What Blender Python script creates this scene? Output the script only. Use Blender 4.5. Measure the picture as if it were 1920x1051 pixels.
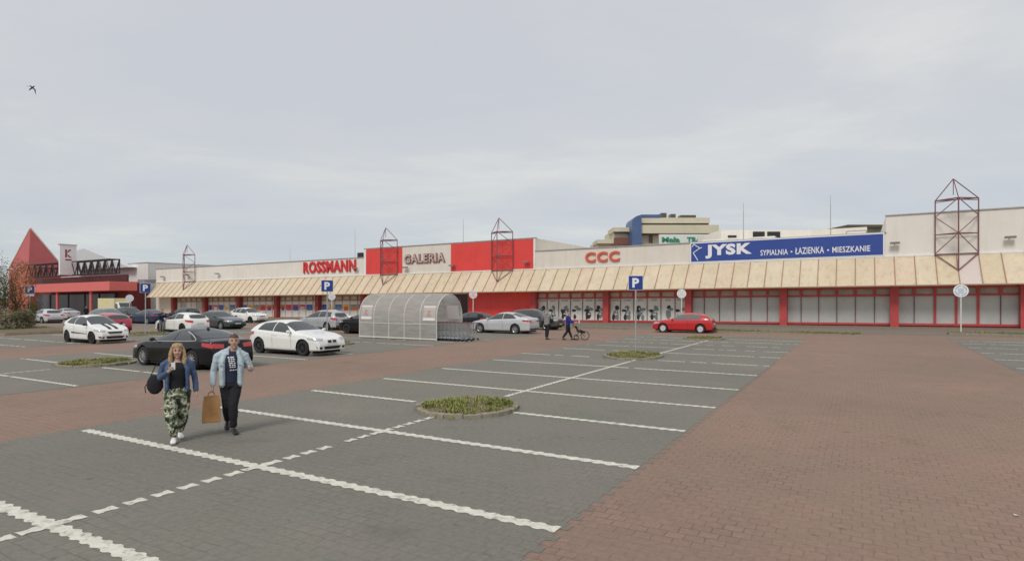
import bpy, bmesh, math, random
from mathutils import Vector, Matrix
from mathutils.bvhtree import BVHTree
R = math.radians
rnd = random.Random(7)
for o in list(bpy.data.objects): bpy.data.objects.remove(o)
scn = bpy.context.scene
col = scn.collection

# ---------------------------------------------------------------- camera
cam = bpy.data.cameras.new('camera'); camo = bpy.data.objects.new('camera', cam); col.objects.link(camo)
camo.location = (0, 0, 2.5); camo.rotation_euler = (R(90), 0, 0)
cam.sensor_width = 36; cam.lens = 36*1139/1920; cam.shift_y = 29.5/1920
cam.clip_start = 0.1; cam.clip_end = 3000
scn.camera = camo
# ---------------------------------------------------------------- world + sun
SUN_EL, SUN_ROT = R(48), R(205)
wd = bpy.data.worlds.new('World'); scn.world = wd; wd.use_nodes = True
nt = wd.node_tree; nt.nodes.clear()
def N(nt, t, **k):
    n = nt.nodes.new(t)
    for a, b in k.items(): setattr(n, a, b)
    return n
out = N(nt, 'ShaderNodeOutputWorld')
sky = N(nt, 'ShaderNodeTexSky', sky_type='NISHITA', sun_disc=False, sun_elevation=SUN_EL, sun_rotation=SUN_ROT)
bg1 = N(nt, 'ShaderNodeBackground'); bg1.inputs[1].default_value = 0.1
nt.links.new(sky.outputs[0], bg1.inputs[0])
tc = N(nt, 'ShaderNodeTexCoord'); sep = N(nt, 'ShaderNodeSeparateXYZ'); nt.links.new(tc.outputs['Generated'], sep.inputs[0])
def M_(op, a, b=None, c=None):
    n = N(nt, 'ShaderNodeMath', operation=op)
    for i, v in enumerate((a, b, c)):
        if v is None: continue
        if isinstance(v, (int, float)): n.inputs[i].default_value = v
        else: nt.links.new(v, n.inputs[i])
    return n.outputs[0]
zz = M_('MAXIMUM', sep.outputs[2], 0.0)
den = M_('ADD', zz, 0.12)
cx = M_('DIVIDE', sep.outputs[0], den); cy = M_('DIVIDE', sep.outputs[1], den)
cmb = N(nt, 'ShaderNodeCombineXYZ'); nt.links.new(cx, cmb.inputs[0]); nt.links.new(cy, cmb.inputs[1])
mp = N(nt, 'ShaderNodeMapping'); mp.inputs['Location'].default_value = (3.1, 1.7, 0); mp.inputs['Scale'].default_value = (0.8, 1.15, 1)
nt.links.new(cmb.outputs[0], mp.inputs[0])
n1 = N(nt, 'ShaderNodeTexNoise'); n1.inputs['Scale'].default_value = 0.9; n1.inputs['Detail'].default_value = 7; n1.inputs['Roughness'].default_value = 0.58; n1.inputs['Distortion'].default_value = 0.3
nt.links.new(mp.outputs[0], n1.inputs[0])
n2 = N(nt, 'ShaderNodeTexNoise'); n2.inputs['Scale'].default_value = 0.42; n2.inputs['Detail'].default_value = 3
nt.links.new(mp.outputs[0], n2.inputs[0])
cr = N(nt, 'ShaderNodeValToRGB'); cr.color_ramp.elements[0].position = 0.40; cr.color_ramp.elements[1].position = 0.63
cr.color_ramp.elements[0].color = (0.565, 0.58, 0.62, 1); cr.color_ramp.elements[1].color = (0.69, 0.69, 0.68, 1)
e = cr.color_ramp.elements.new(0.52); e.color = (0.60, 0.615, 0.64, 1)
mixn = M_('ADD', M_('MULTIPLY', n1.outputs[0], 0.65), M_('MULTIPLY', n2.outputs[0], 0.35))
nt.links.new(mixn, cr.inputs[0])
hz = M_('POWER', M_('SUBTRACT', 1.0, M_('MINIMUM', zz, 1.0)), 7.0)      # thicker, slightly bluer cloud low down
mxh = N(nt, 'ShaderNodeMixRGB', blend_type='MULTIPLY'); mxh.inputs[2].default_value = (0.86, 0.925, 0.94, 1)
nt.links.new(hz, mxh.inputs[0]); nt.links.new(cr.outputs[0], mxh.inputs[1])
bg2 = N(nt, 'ShaderNodeBackground'); bg2.inputs[1].default_value = 1.09
nt.links.new(mxh.outputs[0], bg2.inputs[0])
ms = N(nt, 'ShaderNodeMixShader'); ms.inputs[0].default_value = 0.93
nt.links.new(bg1.outputs[0], ms.inputs[1]); nt.links.new(bg2.outputs[0], ms.inputs[2]); nt.links.new(ms.outputs[0], out.inputs[0])
sl = bpy.data.lights.new('sun', 'SUN'); sl.energy = 1.7; sl.angle = R(18); sl.color = (1, 0.96, 0.9)
slo = bpy.data.objects.new('sun', sl); col.objects.link(slo)
sdir = Vector((math.sin(SUN_ROT)*math.cos(SUN_EL), math.cos(SUN_ROT)*math.cos(SUN_EL), math.sin(SUN_EL)))
slo.rotation_euler = sdir.to_track_quat('Z', 'Y').to_euler(); slo.location = (0, -20, 60)
scn.view_settings.view_transform = 'Standard'; scn.view_settings.look = 'None'; scn.view_settings.exposure = 0; scn.view_settings.gamma = 1
scn.render.engine = 'CYCLES'
scn.cycles.max_bounces = 6; scn.cycles.transparent_max_bounces = 12

# ---------------------------------------------------------------- place frame
P0 = Vector((40.0, 47.46)); U = Vector((-0.868, 0.4967)); Nn = Vector((-0.4967, -0.868))
ANG = math.atan2(U.y, U.x)
def sm(x): x = max(0, min(1, x)); return x*x*(3-2*x)
def gts(t, s): return -.0076*max(0, min(170, t))*sm((46-s)/40)
def ts(X, Y): d = Vector((X, Y))-P0; return d.dot(U), d.dot(Nn)
def g(X, Y): t, s = ts(X, Y); return gts(t, s)
def G(t, s, dz=0.0):
    p = P0+U*t+Nn*s; return Vector((p.x, p.y, gts(t, s)+dz))
def B(t, s, h):                       # the shopping centre follows the falling street
    p = P0+U*t+Nn*s; return Vector((p.x, p.y, h-.00985*max(-20, min(170, t))))

# ---------------------------------------------------------------- materials
MATS = {}
def mat(name, base, rough=0.6, metal=0.0, noise=0.0, nscale=3.0, bump=0.0, bscale=40.0, coat=0.0, spec=0.5, alpha=1.0, col2=None, trans=0.0):
    if name in MATS: return MATS[name]
    m = bpy.data.materials.new(name); m.use_nodes = True; MATS[name] = m
    nt = m.node_tree; b = nt.nodes['Principled BSDF']
    b.inputs['Base Color'].default_value = (*base, 1); b.inputs['Roughness'].default_value = rough; b.inputs['Metallic'].default_value = metal
    b.inputs['Coat Weight'].default_value = coat; b.inputs['Coat Roughness'].default_value = 0.05; b.inputs['Specular IOR Level'].default_value = spec
    b.inputs['Alpha'].default_value = alpha
    t = N(nt, 'ShaderNodeTexCoord')
    if noise > 0 or col2:
        n = N(nt, 'ShaderNodeTexNoise'); n.inputs['Scale'].default_value = nscale; n.inputs['Detail'].default_value = 6; n.inputs['Roughness'].default_value = 0.62
        nt.links.new(t.outputs['Object'], n.inputs[0])
        r = N(nt, 'ShaderNodeValToRGB'); r.color_ramp.elements[0].position = 0.3; r.color_ramp.elements[1].position = 0.7
        c2 = col2 if col2 else tuple(min(1, c*(1+noise)) for c in base)
        c1 = base if col2 else tuple(c*(1-noise) for c in base)
        r.color_ramp.elements[0].color = (*c1, 1); r.color_ramp.elements[1].color = (*c2, 1)
        nt.links.new(n.outputs[0], r.inputs[0]); nt.links.new(r.outputs[0], b.inputs['Base Color'])
    if bump > 0:
        n = N(nt, 'ShaderNodeTexNoise'); n.inputs['Scale'].default_value = bscale; n.inputs['Detail'].default_value = 4
        nt.links.new(t.outputs['Object'], n.inputs[0])
        bp = N(nt, 'ShaderNodeBump'); bp.inputs['Strength'].default_value = bump; bp.inputs['Distance'].default_value = 0.02
        nt.links.new(n.outputs[0], bp.inputs['Height']); nt.links.new(bp.outputs[0], b.inputs['Normal'])
    return m
def paver_mat(name, c1, c2, joint, stain, bw=0.2, rh=0.165, green=None):
    m = bpy.data.materials.new(name); m.use_nodes = True; nt = m.node_tree; b = nt.nodes['Principled BSDF']
    b.inputs['Roughness'].default_value = 0.85; b.inputs['Specular IOR Level'].default_value = 0.25
    t = N(nt, 'ShaderNodeTexCoord'); mp = N(nt, 'ShaderNodeMapping'); mp.inputs['Rotation'].default_value = (0, 0, -ANG)
    nt.links.new(t.outputs['Object'], mp.inputs[0])
    # slight waviness so that joints are not ruler straight
    nw = N(nt, 'ShaderNodeTexNoise'); nw.inputs['Scale'].default_value = 4.0; nt.links.new(mp.outputs[0], nw.inputs[0])
    vm = N(nt, 'ShaderNodeVectorMath', operation='MULTIPLY_ADD'); nt.links.new(nw.outputs['Color'], vm.inputs[0]); vm.inputs[1].default_value = (0.05, 0.05, 0); nt.links.new(mp.outputs[0], vm.inputs[2])
    br = N(nt, 'ShaderNodeTexBrick'); br.offset = 0.5; br.inputs['Scale'].default_value = 1.0
    br.inputs['Brick Width'].default_value = bw; br.inputs['Row Height'].default_value = rh; br.inputs['Mortar Size'].default_value = 0.011; br.inputs['Mortar Smooth'].default_value = 0.6; br.inputs['Bias'].default_value = 0.0
    br.inputs['Color1'].default_value = (*c1, 1); br.inputs['Color2'].default_value = (*c2, 1); br.inputs['Mortar'].default_value = (*joint, 1)
    nt.links.new(vm.outputs[0], br.inputs['Vector'])
    # joints are partly filled with sand: fade them by noise
    nj = N(nt, 'ShaderNodeTexNoise'); nj.inputs['Scale'].default_value = 1.3; nj.inputs['Detail'].default_value = 5; nt.links.new(mp.outputs[0], nj.inputs[0])
    rj = N(nt, 'ShaderNodeValToRGB'); rj.color_ramp.elements[0].position = 0.4; rj.color_ramp.elements[1].position = 0.66
    nt.links.new(nj.outputs[0], rj.inputs[0])
    mx0 = N(nt, 'ShaderNodeMixRGB'); avg = tuple((a+b_)/2 for a, b_ in zip(c1, c2)); mx0.inputs[1].default_value = (*avg, 1)
    mm = N(nt, 'ShaderNodeMath', operation='MULTIPLY_ADD'); nt.links.new(rj.outputs[0], mm.inputs[0]); mm.inputs[1].default_value = 0.55; mm.inputs[2].default_value = 0.14
    nt.links.new(mm.outputs[0], mx0.inputs[0]); nt.links.new(br.outputs['Color'], mx0.inputs[2])
    # big soft stains
    ns = N(nt, 'ShaderNodeTexNoise'); ns.inputs['Scale'].default_value = 0.22; ns.inputs['Detail'].default_value = 8; ns.inputs['Roughness'].default_value = 0.6; nt.links.new(mp.outputs[0], ns.inputs[0])
    rs = N(nt, 'ShaderNodeValToRGB'); rs.color_ramp.elements[0].position = 0.35; rs.color_ramp.elements[1].position = 0.68
    rs.color_ramp.elements[0].color = (1, 1, 1, 1); rs.color_ramp.elements[1].color = (*stain, 1); nt.links.new(ns.outputs[0], rs.inputs[0])
    mx = N(nt, 'ShaderNodeMixRGB', blend_type='MULTIPLY'); mx.inputs[0].default_value = 1
    nt.links.new(mx0.outputs[0], mx.inputs[1]); nt.links.new(rs.outputs[0], mx.inputs[2])
    # fine speckle
    nf = N(nt, 'ShaderNodeTexNoise'); nf.inputs['Scale'].default_value = 14; nf.inputs['Detail'].default_value = 6; nf.inputs['Roughness'].default_value = 0.75; nt.links.new(mp.outputs[0], nf.inputs[0])
    rf = N(nt, 'ShaderNodeValToRGB'); rf.color_ramp.elements[0].position = 0.3; rf.color_ramp.elements[1].position = 0.7
    rf.color_ramp.elements[0].color = (0.83, 0.83, 0.83, 1); rf.color_ramp.elements[1].color = (1.13, 1.13, 1.13, 1); nt.links.new(nf.outputs[0], rf.inputs[0])
    mx2 = N(nt, 'ShaderNodeMixRGB', blend_type='MULTIPLY'); mx2.inputs[0].default_value = 1
    nt.links.new(mx.outputs[0], mx2.inputs[1]); nt.links.new(rf.outputs[0], mx2.inputs[2])
    last = mx2
    if green:
        ng = N(nt, 'ShaderNodeTexNoise'); ng.inputs['Scale'].default_value = 0.5; ng.inputs['Detail'].default_value = 9; ng.inputs['Roughness'].default_value = 0.7
        mg = N(nt, 'ShaderNodeMapping'); mg.inputs['Location'].default_value = (31, 17, 0); nt.links.new(mp.outputs[0], mg.inputs[0]); nt.links.new(mg.outputs[0], ng.inputs[0])
        rg = N(nt, 'ShaderNodeValToRGB'); rg.color_ramp.elements[0].position = 0.52; rg.color_ramp.elements[1].position = 0.75
        rg.color_ramp.elements[1].color = (0.7, 0.7, 0.7, 1); nt.links.new(ng.outputs[0], rg.inputs[0])
        mx3 = N(nt, 'ShaderNodeMixRGB'); nt.links.new(rg.outputs[0], mx3.inputs[0]); nt.links.new(last.outputs[0], mx3.inputs[1]); mx3.inputs[2].default_value = (*green, 1); last = mx3
    # oil drips and old dark blotches, then paler scuffed patches
    for (sc, lo, hi, colr, off_, fac) in ((0.9, .62, .74, (.80, .79, .76), 5, .7), (4.5, .66, .72, (.62, .60, .57), 11, .7), (.35, .55, .72, (1.13, 1.08, 1.08), 23, .8), (.13, .45, .65, (.90, .91, .93), 47, .9)):
        no = N(nt, 'ShaderNodeTexNoise'); no.inputs['Scale'].default_value = sc; no.inputs['Detail'].default_value = 5; no.inputs['Roughness'].default_value = .55
        mo = N(nt, 'ShaderNodeMapping'); mo.inputs['Location'].default_value = (off_, off_*1.7, 0); nt.links.new(mp.outputs[0], mo.inputs[0]); nt.links.new(mo.outputs[0], no.inputs[0])
        ro = N(nt, 'ShaderNodeValToRGB'); ro.color_ramp.elements[0].position = lo; ro.color_ramp.elements[1].position = hi; ro.color_ramp.elements[1].color = (fac, fac, fac, 1); nt.links.new(no.outputs[0], ro.inputs[0])
        mo_ = N(nt, 'ShaderNodeMixRGB', blend_type='MULTIPLY'); mo_.inputs[2].default_value = (*colr, 1); nt.links.new(ro.outputs[0], mo_.inputs[0]); nt.links.new(last.outputs[0], mo_.inputs[1]); last = mo_
    nt.links.new(last.outputs[0], b.inputs['Base Color'])
    bp = N(nt, 'ShaderNodeBump'); bp.inputs['Strength'].default_value = 0.35; bp.inputs['Distance'].default_value = 0.006; bp.invert = True
    nt.links.new(br.outputs['Fac'], bp.inputs['Height']); nt.links.new(bp.outputs[0], b.inputs['Normal'])
    return m
m_red_pave = paver_mat('red_pavers', (0.325, 0.212, 0.165), (0.27, 0.18, 0.14), (0.15, 0.095, 0.075), (0.90, 0.96, 0.93), green=(0.265, 0.205, 0.15))
m_grey_pave = paver_mat('grey_pavers', (0.232, 0.212, 0.180), (0.208, 0.192, 0.162), (0.14, 0.135, 0.11), (0.90, 0.96, 0.92), green=(0.235, 0.20, 0.18))
m_line = mat('marking_paint', (0.66, 0.64, 0.55), 0.8, noise=0.16, nscale=7, bump=0.3)
nt = m_line.node_tree; b = nt.nodes['Principled BSDF']; src = b.inputs['Base Color'].links[0].from_socket
tcl = N(nt, 'ShaderNodeTexCoord'); nl_ = N(nt, 'ShaderNodeTexNoise'); nl_.inputs['Scale'].default_value = 9; nl_.inputs['Detail'].default_value = 9; nl_.inputs['Roughness'].default_value = .7; nt.links.new(tcl.outputs['Object'], nl_.inputs[0])
rl = N(nt, 'ShaderNodeValToRGB'); rl.color_ramp.elements[0].position = .52; rl.color_ramp.elements[1].position = .66; rl.color_ramp.elements[1].color = (.85, .85, .85, 1); nt.links.new(nl_.outputs[0], rl.inputs[0])
mxl = N(nt, 'ShaderNodeMixRGB'); mxl.inputs[2].default_value = (.27, .25, .21, 1); nt.links.new(rl.outputs[0], mxl.inputs[0]); nt.links.new(src, mxl.inputs[1]); nt.links.new(mxl.outputs[0], b.inputs['Base Color'])
m_kerb = mat('kerb_concrete', (0.27, 0.235, 0.18), 0.9, noise=0.25, nscale=6, bump=0.4)
m_cream = mat('cream_render', (0.73, 0.68, 0.60), 0.85, noise=0.05, nscale=0.35, bump=0.15, bscale=8)
m_cream2 = mat('warm_cream_render', (0.78, 0.74, 0.67), 0.85, noise=0.05, nscale=0.3)
m_white = mat('white_cladding', (0.78, 0.77, 0.74), 0.7, noise=0.05, nscale=0.4)
m_cap = mat('grey_metal_cap', (0.42, 0.42, 0.42), 0.5, 0.3, noise=0.15)
m_red = mat('red_panel', (0.76, 0.065, 0.055), 0.5, noise=0.07, nscale=0.5)
m_redf = mat('red_frame', (0.48, 0.065, 0.065), 0.5, noise=0.12, nscale=2)
m_maroon = mat('maroon_steel', (0.20, 0.085, 0.095), 0.55, noise=0.2, nscale=2)
m_rib = mat('brown_rib', (0.36, 0.20, 0.13), 0.6, noise=0.2)
def streak(m, dark=(.72, .66, .58), sc=(2.2, 2.2, .18), lo=.5, hi=.75, fac=.8):
    nt = m.node_tree; b = nt.nodes['Principled BSDF']; src = b.inputs['Base Color'].links[0].from_socket
    t = N(nt, 'ShaderNodeTexCoord'); mp_ = N(nt, 'ShaderNodeMapping'); mp_.inputs['Scale'].default_value = sc; n = N(nt, 'ShaderNodeTexNoise'); n.inputs['Scale'].default_value = 1.6; n.inputs['Detail'].default_value = 7; n.inputs['Roughness'].default_value = .65
    nt.links.new(t.outputs['Object'], mp_.inputs[0]); nt.links.new(mp_.outputs[0], n.inputs[0]); r = N(nt, 'ShaderNodeValToRGB'); r.color_ramp.elements[0].position = lo; r.color_ramp.elements[1].position = hi; r.color_ramp.elements[1].color = (fac, fac, fac, 1)
    nt.links.new(n.outputs[0], r.inputs[0]); x = N(nt, 'ShaderNodeMixRGB', blend_type='MULTIPLY'); x.inputs[2].default_value = (*dark, 1); nt.links.new(r.outputs[0], x.inputs[0]); nt.links.new(src, x.inputs[1]); nt.links.new(x.outputs[0], b.inputs['Base Color'])
for m_ in (m_cream, m_cream2, m_white): streak(m_, (.84, .82, .78), (1.2, 1.2, .10), .5, .8)
for m_ in (m_red,): streak(m_, (.80, .75, .75), (1.0, 1.0, .12), .5, .8)
AWN = [mat('awning_sheet_a', (0.90, 0.79, 0.60), 0.45, noise=0.07, nscale=0.7), mat('awning_sheet_b', (0.93, 0.83, 0.65), 0.45, noise=0.07, nscale=0.7),
       mat('awning_sheet_c', (0.92, 0.79, 0.62), 0.45, noise=0.07, nscale=0.7)]
m_awnw = mat('awning_new_sheet', (0.88, 0.80, 0.77), 0.45, noise=0.03)
for m_ in AWN: streak(m_)
for m_ in AWN+[m_awnw]:
    nt = m_.node_tree; b = nt.nodes['Principled BSDF']; o_ = [n for n in nt.nodes if n.type == 'OUTPUT_MATERIAL'][0]
    tl = N(nt, 'ShaderNodeBsdfTranslucent'); tl.inputs[0].default_value = (.93, .85, .68, 1); mx = N(nt, 'ShaderNodeMixShader'); mx.inputs[0].default_value = .42
    nt.links.new(b.outputs[0], mx.inputs[1]); nt.links.new(tl.outputs[0], mx.inputs[2]); nt.links.new(mx.outputs[0], o_.inputs[0])
m_mull = mat('dark_mullion', (0.17, 0.06, 0.06), .5, noise=.2); m_mullg = mat('grey_mullion', (0.16, 0.14, 0.13), .5, noise=.2)
m_gpane = mat('grey_film_pane', (0.50, 0.52, 0.50), 0.35, noise=0.10, nscale=0.5)
m_gtran = mat('dim_transom_pane', (0.40, 0.35, 0.31), 0.35, noise=0.2, nscale=1.0)
m_paper = mat('paper_white', (0.72, 0.71, 0.68), 0.6, noise=0.05)
m_ctran = mat('cream_transom', (0.55, 0.47, 0.40), 0.5, noise=0.15)
m_black = mat('black_trim', (0.018, 0.018, 0.02), 0.5)
m_dark = mat('dark_underbody', (0.012, 0.012, 0.012), 0.9)
m_tyre = mat('tyre_rubber', (0.022, 0.022, 0.023), 0.85)
m_rim = mat('silver_rim', (0.5, 0.51, 0.52), 0.3, 0.7)
m_rimd = mat('dark_rim', (0.06, 0.06, 0.065), 0.35, 0.6)
m_rimw = mat('pale_wheel_cover', (0.62, 0.62, 0.62), 0.4, 0.2)
m_glass = mat('car_glass', (0.045, 0.052, 0.052), 0.06, spec=0.9)
m_glass2 = mat('car_glass_pale', (0.12, 0.135, 0.135), 0.08, spec=0.9)
m_chrome = mat('chrome', (0.75, 0.75, 0.76), 0.15, 0.9)
m_lamp = mat('headlamp', (0.5, 0.52, 0.54), 0.1, 0.3, spec=0.8)
m_tail = mat('tail_lamp', (0.5, 0.02, 0.03), 0.15, coat=1)
m_plate = mat('number_plate', (0.62, 0.62, 0.6), 0.5)
m_galv = mat('galvanised_steel', (0.50, 0.51, 0.52), 0.4, 0.6, noise=0.1)
m_wpole = mat('white_pole', (0.68, 0.66, 0.62), 0.5)
m_blue = mat('sign_blue', (0.015, 0.05, 0.26), 0.4)
m_white_s = mat('sign_white', (0.82, 0.82, 0.83), 0.45)
m_jblue = mat('fascia_blue', (0.03, 0.07, 0.31), 0.45, noise=0.05, nscale=0.5)
m_redl = mat('letter_red', (0.62, 0.03, 0.035), 0.4)
m_orl = mat('letter_orange_red', (0.66, 0.11, 0.06), 0.5)
m_grl = mat('letter_grey_red', (0.33, 0.15, 0.14), 0.6)
m_gren = mat('letter_green', (0.03, 0.24, 0.14), 0.6)
m_skin = mat('skin', (0.50, 0.30, 0.22), 0.55, noise=0.05)
m_soil = mat('soil', (0.17, 0.14, 0.075), 0.95, noise=0.35, nscale=9, bump=0.6)
m_bark = mat('bark', (0.13, 0.095, 0.065), 0.9, noise=0.3, nscale=10, bump=0.5)
def leafmat(name, a, b_): 
    return mat(name, a, 0.75, col2=b_, nscale=1.6, spec=0.25)
m_grass = leafmat('grass_blades', (0.14, 0.18, 0.045), (0.36, 0.34, 0.13))
m_leaf = leafmat('leaf_olive', (0.07, 0.09, 0.025), (0.20, 0.19, 0.055))
m_leaf2 = leafmat('leaf_autumn', (0.22, 0.11, 0.045), (0.22, 0.17, 0.065))
m_leaf3 = leafmat('leaf_pale', (0.16, 0.15, 0.07), (0.40, 0.37, 0.26))
m_leaf4 = leafmat('leaf_dark', (0.05, 0.07, 0.035), (0.10, 0.12, 0.06))

# ---------------------------------------------------------------- builders
class MB:
    def __init__(s): s.v = []; s.f = []; s.mi = []; s.cur = 0
    def add(s, vs, fs):
        b = len(s.v); s.v += [Vector(p) for p in vs]
        for f in fs: s.f.append([b+i for i in f]); s.mi.append(s.cur)
    def quad(s, a, b, c, d): s.add([a, b, c, d], [(0, 1, 2, 3)])
    def hexa(s, c): s.add(c, [(0, 3, 2, 1), (4, 5, 6, 7), (0, 1, 5, 4), (1, 2, 6, 5), (2, 3, 7, 6), (3, 0, 4, 7)])
    def box(s, x0, x1, y0, y1, z0, z1):
        s.hexa([(x0, y0, z0), (x1, y0, z0), (x1, y1, z0), (x0, y1, z0), (x0, y0, z1), (x1, y0, z1), (x1, y1, z1), (x0, y1, z1)])
    def bb(s, t0, t1, s0, s1, h0, h1, F=B):
        s.hexa([F(t0, s0, h0), F(t1, s0, h0), F(t1, s1, h0), F(t0, s1, h0), F(t0, s0, h1), F(t1, s0, h1), F(t1, s1, h1), F(t0, s1, h1)])
    def prism(s, pts, off):          # pts: planar loop of vectors, extruded by off
        n = len(pts); off = Vector(off)
        s.add([Vector(p) for p in pts]+[Vector(p)+off for p in pts], [tuple(range(n)), tuple(range(2*n-1, n-1, -1))]+[(i, i+n, (i+1) % n+n, (i+1) % n) for i in range(n)])
    def tube(s, a, b, r, n=6, r2=None):
        a = Vector(a); b = Vector(b); d = (b-a)
        if d.length < 1e-6: return
        d.normalize(); x = d.orthogonal().normalized(); y = d.cross(x); r2 = r if r2 is None else r2
        vs = []
        for c, rr in ((a, r), (b, r2)):
            for i in range(n):
                an = 2*math.pi*i/n; vs.append(c+x*math.cos(an)*rr+y*math.sin(an)*rr)
        s.add(vs, [(i, (i+1) % n, (i+1) % n+n, i+n) for i in range(n)]+[tuple(range(n-1, -1, -1)), tuple(range(n, 2*n))])
    def path(s, pts, r, n=6):
        for a, b in zip(pts[:-1], pts[1:]): s.tube(a, b, r, n)
    def sphere(s, c, r, nu=10, nv=7, sc=(1, 1, 1)):
        c = Vector(c); vs = [c+Vector((0, 0, r*sc[2]))]
        for j in range(1, nv):
            th = math.pi*j/nv
            for i in range(nu):
                a = 2*math.pi*i/nu; vs.append(c+Vector((r*sc[0]*math.sin(th)*math.cos(a), r*sc[1]*math.sin(th)*math.sin(a), r*sc[2]*math.cos(th))))
        vs.append(c-Vector((0, 0, r*sc[2]))); fs = [(0, 1+i, 1+(i+1) % nu) for i in range(nu)]
        for j in range(nv-2):
            for i in range(nu): a = 1+j*nu+i; b = 1+j*nu+(i+1) % nu; fs.append((a, a+nu, b+nu, b))
        l = len(vs)-1; k = 1+(nv-2)*nu; fs += [(l, k+(i+1) % nu, k+i) for i in range(nu)]
        s.add(vs, fs)
    def loft(s, secs, closed=True, cap=True):   # secs: list of equal-length rings
        n = len(secs[0]); vs = [p for q in secs for p in q]; fs = []
        m = n if closed else n-1
        for j in range(len(secs)-1):
            for i in range(m): a = j*n+i; b = j*n+(i+1) % n; fs.append((a, b, b+n, a+n))
        if cap and closed: fs += [tuple(range(n-1, -1, -1)), tuple(range((len(secs)-1)*n, len(secs)*n))]
        s.add(vs, fs)
    def build(s, name, m, parent=None, smooth=False, world=False, bevel=0):
        me = bpy.data.meshes.new(name)
        v = s.v
        if parent is not None and world:
            bpy.context.view_layer.update() if False else None
            inv = PM[parent.name].inverted(); v = [inv @ p for p in v]
        me.from_pydata([tuple(p) for p in v], [], s.f)
        for mm in (m if isinstance(m, (list, tuple)) else [m]): me.materials.append(mm)
        if isinstance(m, (list, tuple)):
            for p, i in zip(me.polygons, s.mi): p.material_index = i
        bm = bmesh.new(); bm.from_mesh(me); bmesh.ops.recalc_face_normals(bm, faces=bm.faces)
        bm.to_mesh(me); bm.free()
        o = bpy.data.objects.new(name, me); col.objects.link(o)
        if parent is not None: o.parent = parent
        if smooth:
            for p in me.polygons: p.use_smooth = True
        if bevel:
            b = o.modifiers.new('bevel', 'BEVEL'); b.width = bevel; b.segments = 2; b.limit_method = 'ANGLE'
        return o
PM = {}
def tag(o, label=None, cat=None, group=None, kind=None):
    if label: o['label'] = label
    if cat: o['category'] = cat
    if group: o['group'] = group
    if kind: o['kind'] = kind
    return o
def thing(name, loc, rz, label, cat, group=None):
    o = bpy.data.objects.new(name, None); col.objects.link(o); o.location = loc; o.rotation_euler = (0, 0, rz)
    PM[o.name] = Matrix.Translation(Vector(loc)) @ Matrix.Rotation(rz, 4, 'Z')
    o.empty_display_size = 0.3
    return tag(o, label, cat, group)
def struct(o): o['kind'] = 'structure'; return o
def copy_thing(root, loc, rz, label=None):
    r = root.copy(); col.objects.link(r); r.location = loc; r.rotation_euler = (0, 0, rz)
    if label: r['label'] = label
    for ch in list(root.children):
        c = ch.copy(); col.objects.link(c); c.parent = r
        for q in list(ch.children):
            d = q.copy(); col.objects.link(d); d.parent = c
    return r
def text_mb(txt, size, depth, offset=0.0, spacing=1.0, shear=0.0):
    cu = bpy.data.curves.new('txt', 'FONT'); cu.body = txt; cu.size = size; cu.extrude = depth; cu.offset = offset; cu.space_character = spacing; cu.shear = shear; cu.resolution_u = 3
    o = bpy.data.objects.new('txt', cu); col.objects.link(o)
    dg = bpy.context.evaluated_depsgraph_get(); me = bpy.data.meshes.new_from_object(o.evaluated_get(dg))
    vs = [v.co.copy() for v in me.vertices]; fs = [tuple(p.vertices) for p in me.polygons]
    bpy.data.objects.remove(o); bpy.data.curves.remove(cu); bpy.data.meshes.remove(me)
    return vs, fs
def text_on(mb, txt, t_left, t_right, h0, h1, s, depth=0.05, offset=0.0, spacing=1.0, F=B):
    vs, fs = text_mb(txt, 1.0, 0.5, offset, spacing)
    x0 = min(v.x for v in vs); x1 = max(v.x for v in vs); y0 = min(v.y for v in vs); y1 = max(v.y for v in vs)
    W = []
    for v in vs:
        a = (v.x-x0)/(x1-x0); b = (v.y-y0)/(y1-y0)
        W.append(F(t_left+(t_right-t_left)*a, s+v.z*depth, h0+(h1-h0)*b))
    mb.add(W, fs)

# ================================================================ GROUND
def rng(a, b, st):
    n = max(1, int(round((b-a)/st))); return [a+(b-a)*i/n for i in range(n+1)]
def sheet(tl, sl_, dz, name, m):
    mb = MB(); nt_, ns_ = len(tl), len(sl_)
    mb.add([G(t, s, dz) for t in tl for s in sl_], [(i*ns_+j, (i+1)*ns_+j, (i+1)*ns_+j+1, i*ns_+j+1) for i in range(nt_-1) for j in range(ns_-1)])
    return struct(mb.build(name, m, smooth=True))
sheet([-1200, -600, -200, -60]+rng(-30, 170, 4)+[300, 700, 1400], [-1400, -700, -300, -100, -40, -10]+rng(0, 80, 2)+[120, 300, 900], 0.0, 'ground', m_red_pave)
for (a, b, c, d) in ((13.95, 23.9, 20.5, 84), (30.0, 40.6, 24, 84), (46.6, 57.2, 20, 84), (63.4, 73.8, 20, 84), (80, 90, 20, 84), (-4, 6.6, 16.5, 84)):
    sheet(rng(a, b, 2), rng(c, d, 2), 0.004, 'parking_paving', m_grey_pave)
def paver_edge(c, s0, s1, sgn_):
    mb = MB(); a = s0; k = 0
    while a < s1:
        w = .10 if k % 2 else .0
        if w: mb.quad(*[G(p, q_, .004) for p, q_ in ((c, a), (c+sgn_*(w+rnd.uniform(-.01, .01)), a+.01), (c+sgn_*w, a+.155), (c, a+.165))])
        a += .165; k += 1
    struct(mb.build('parking_paving', m_grey_pave))
paver_edge(13.95, 36, 62, -1); paver_edge(23.9, 42, 62, 1); paver_edge(30.0, 46, 60, -1)
m_prom = paver_mat('brown_pavers', (0.235, 0.19, 0.155), (0.215, 0.175, 0.145), (0.13, 0.10, 0.08), (0.92, 0.97, 0.96), green=(0.20, 0.19, 0.15))
sheet(rng(-30, 118, 4), rng(2, 13.5, 1.9), 0.004, 'promenade', m_prom)

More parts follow.
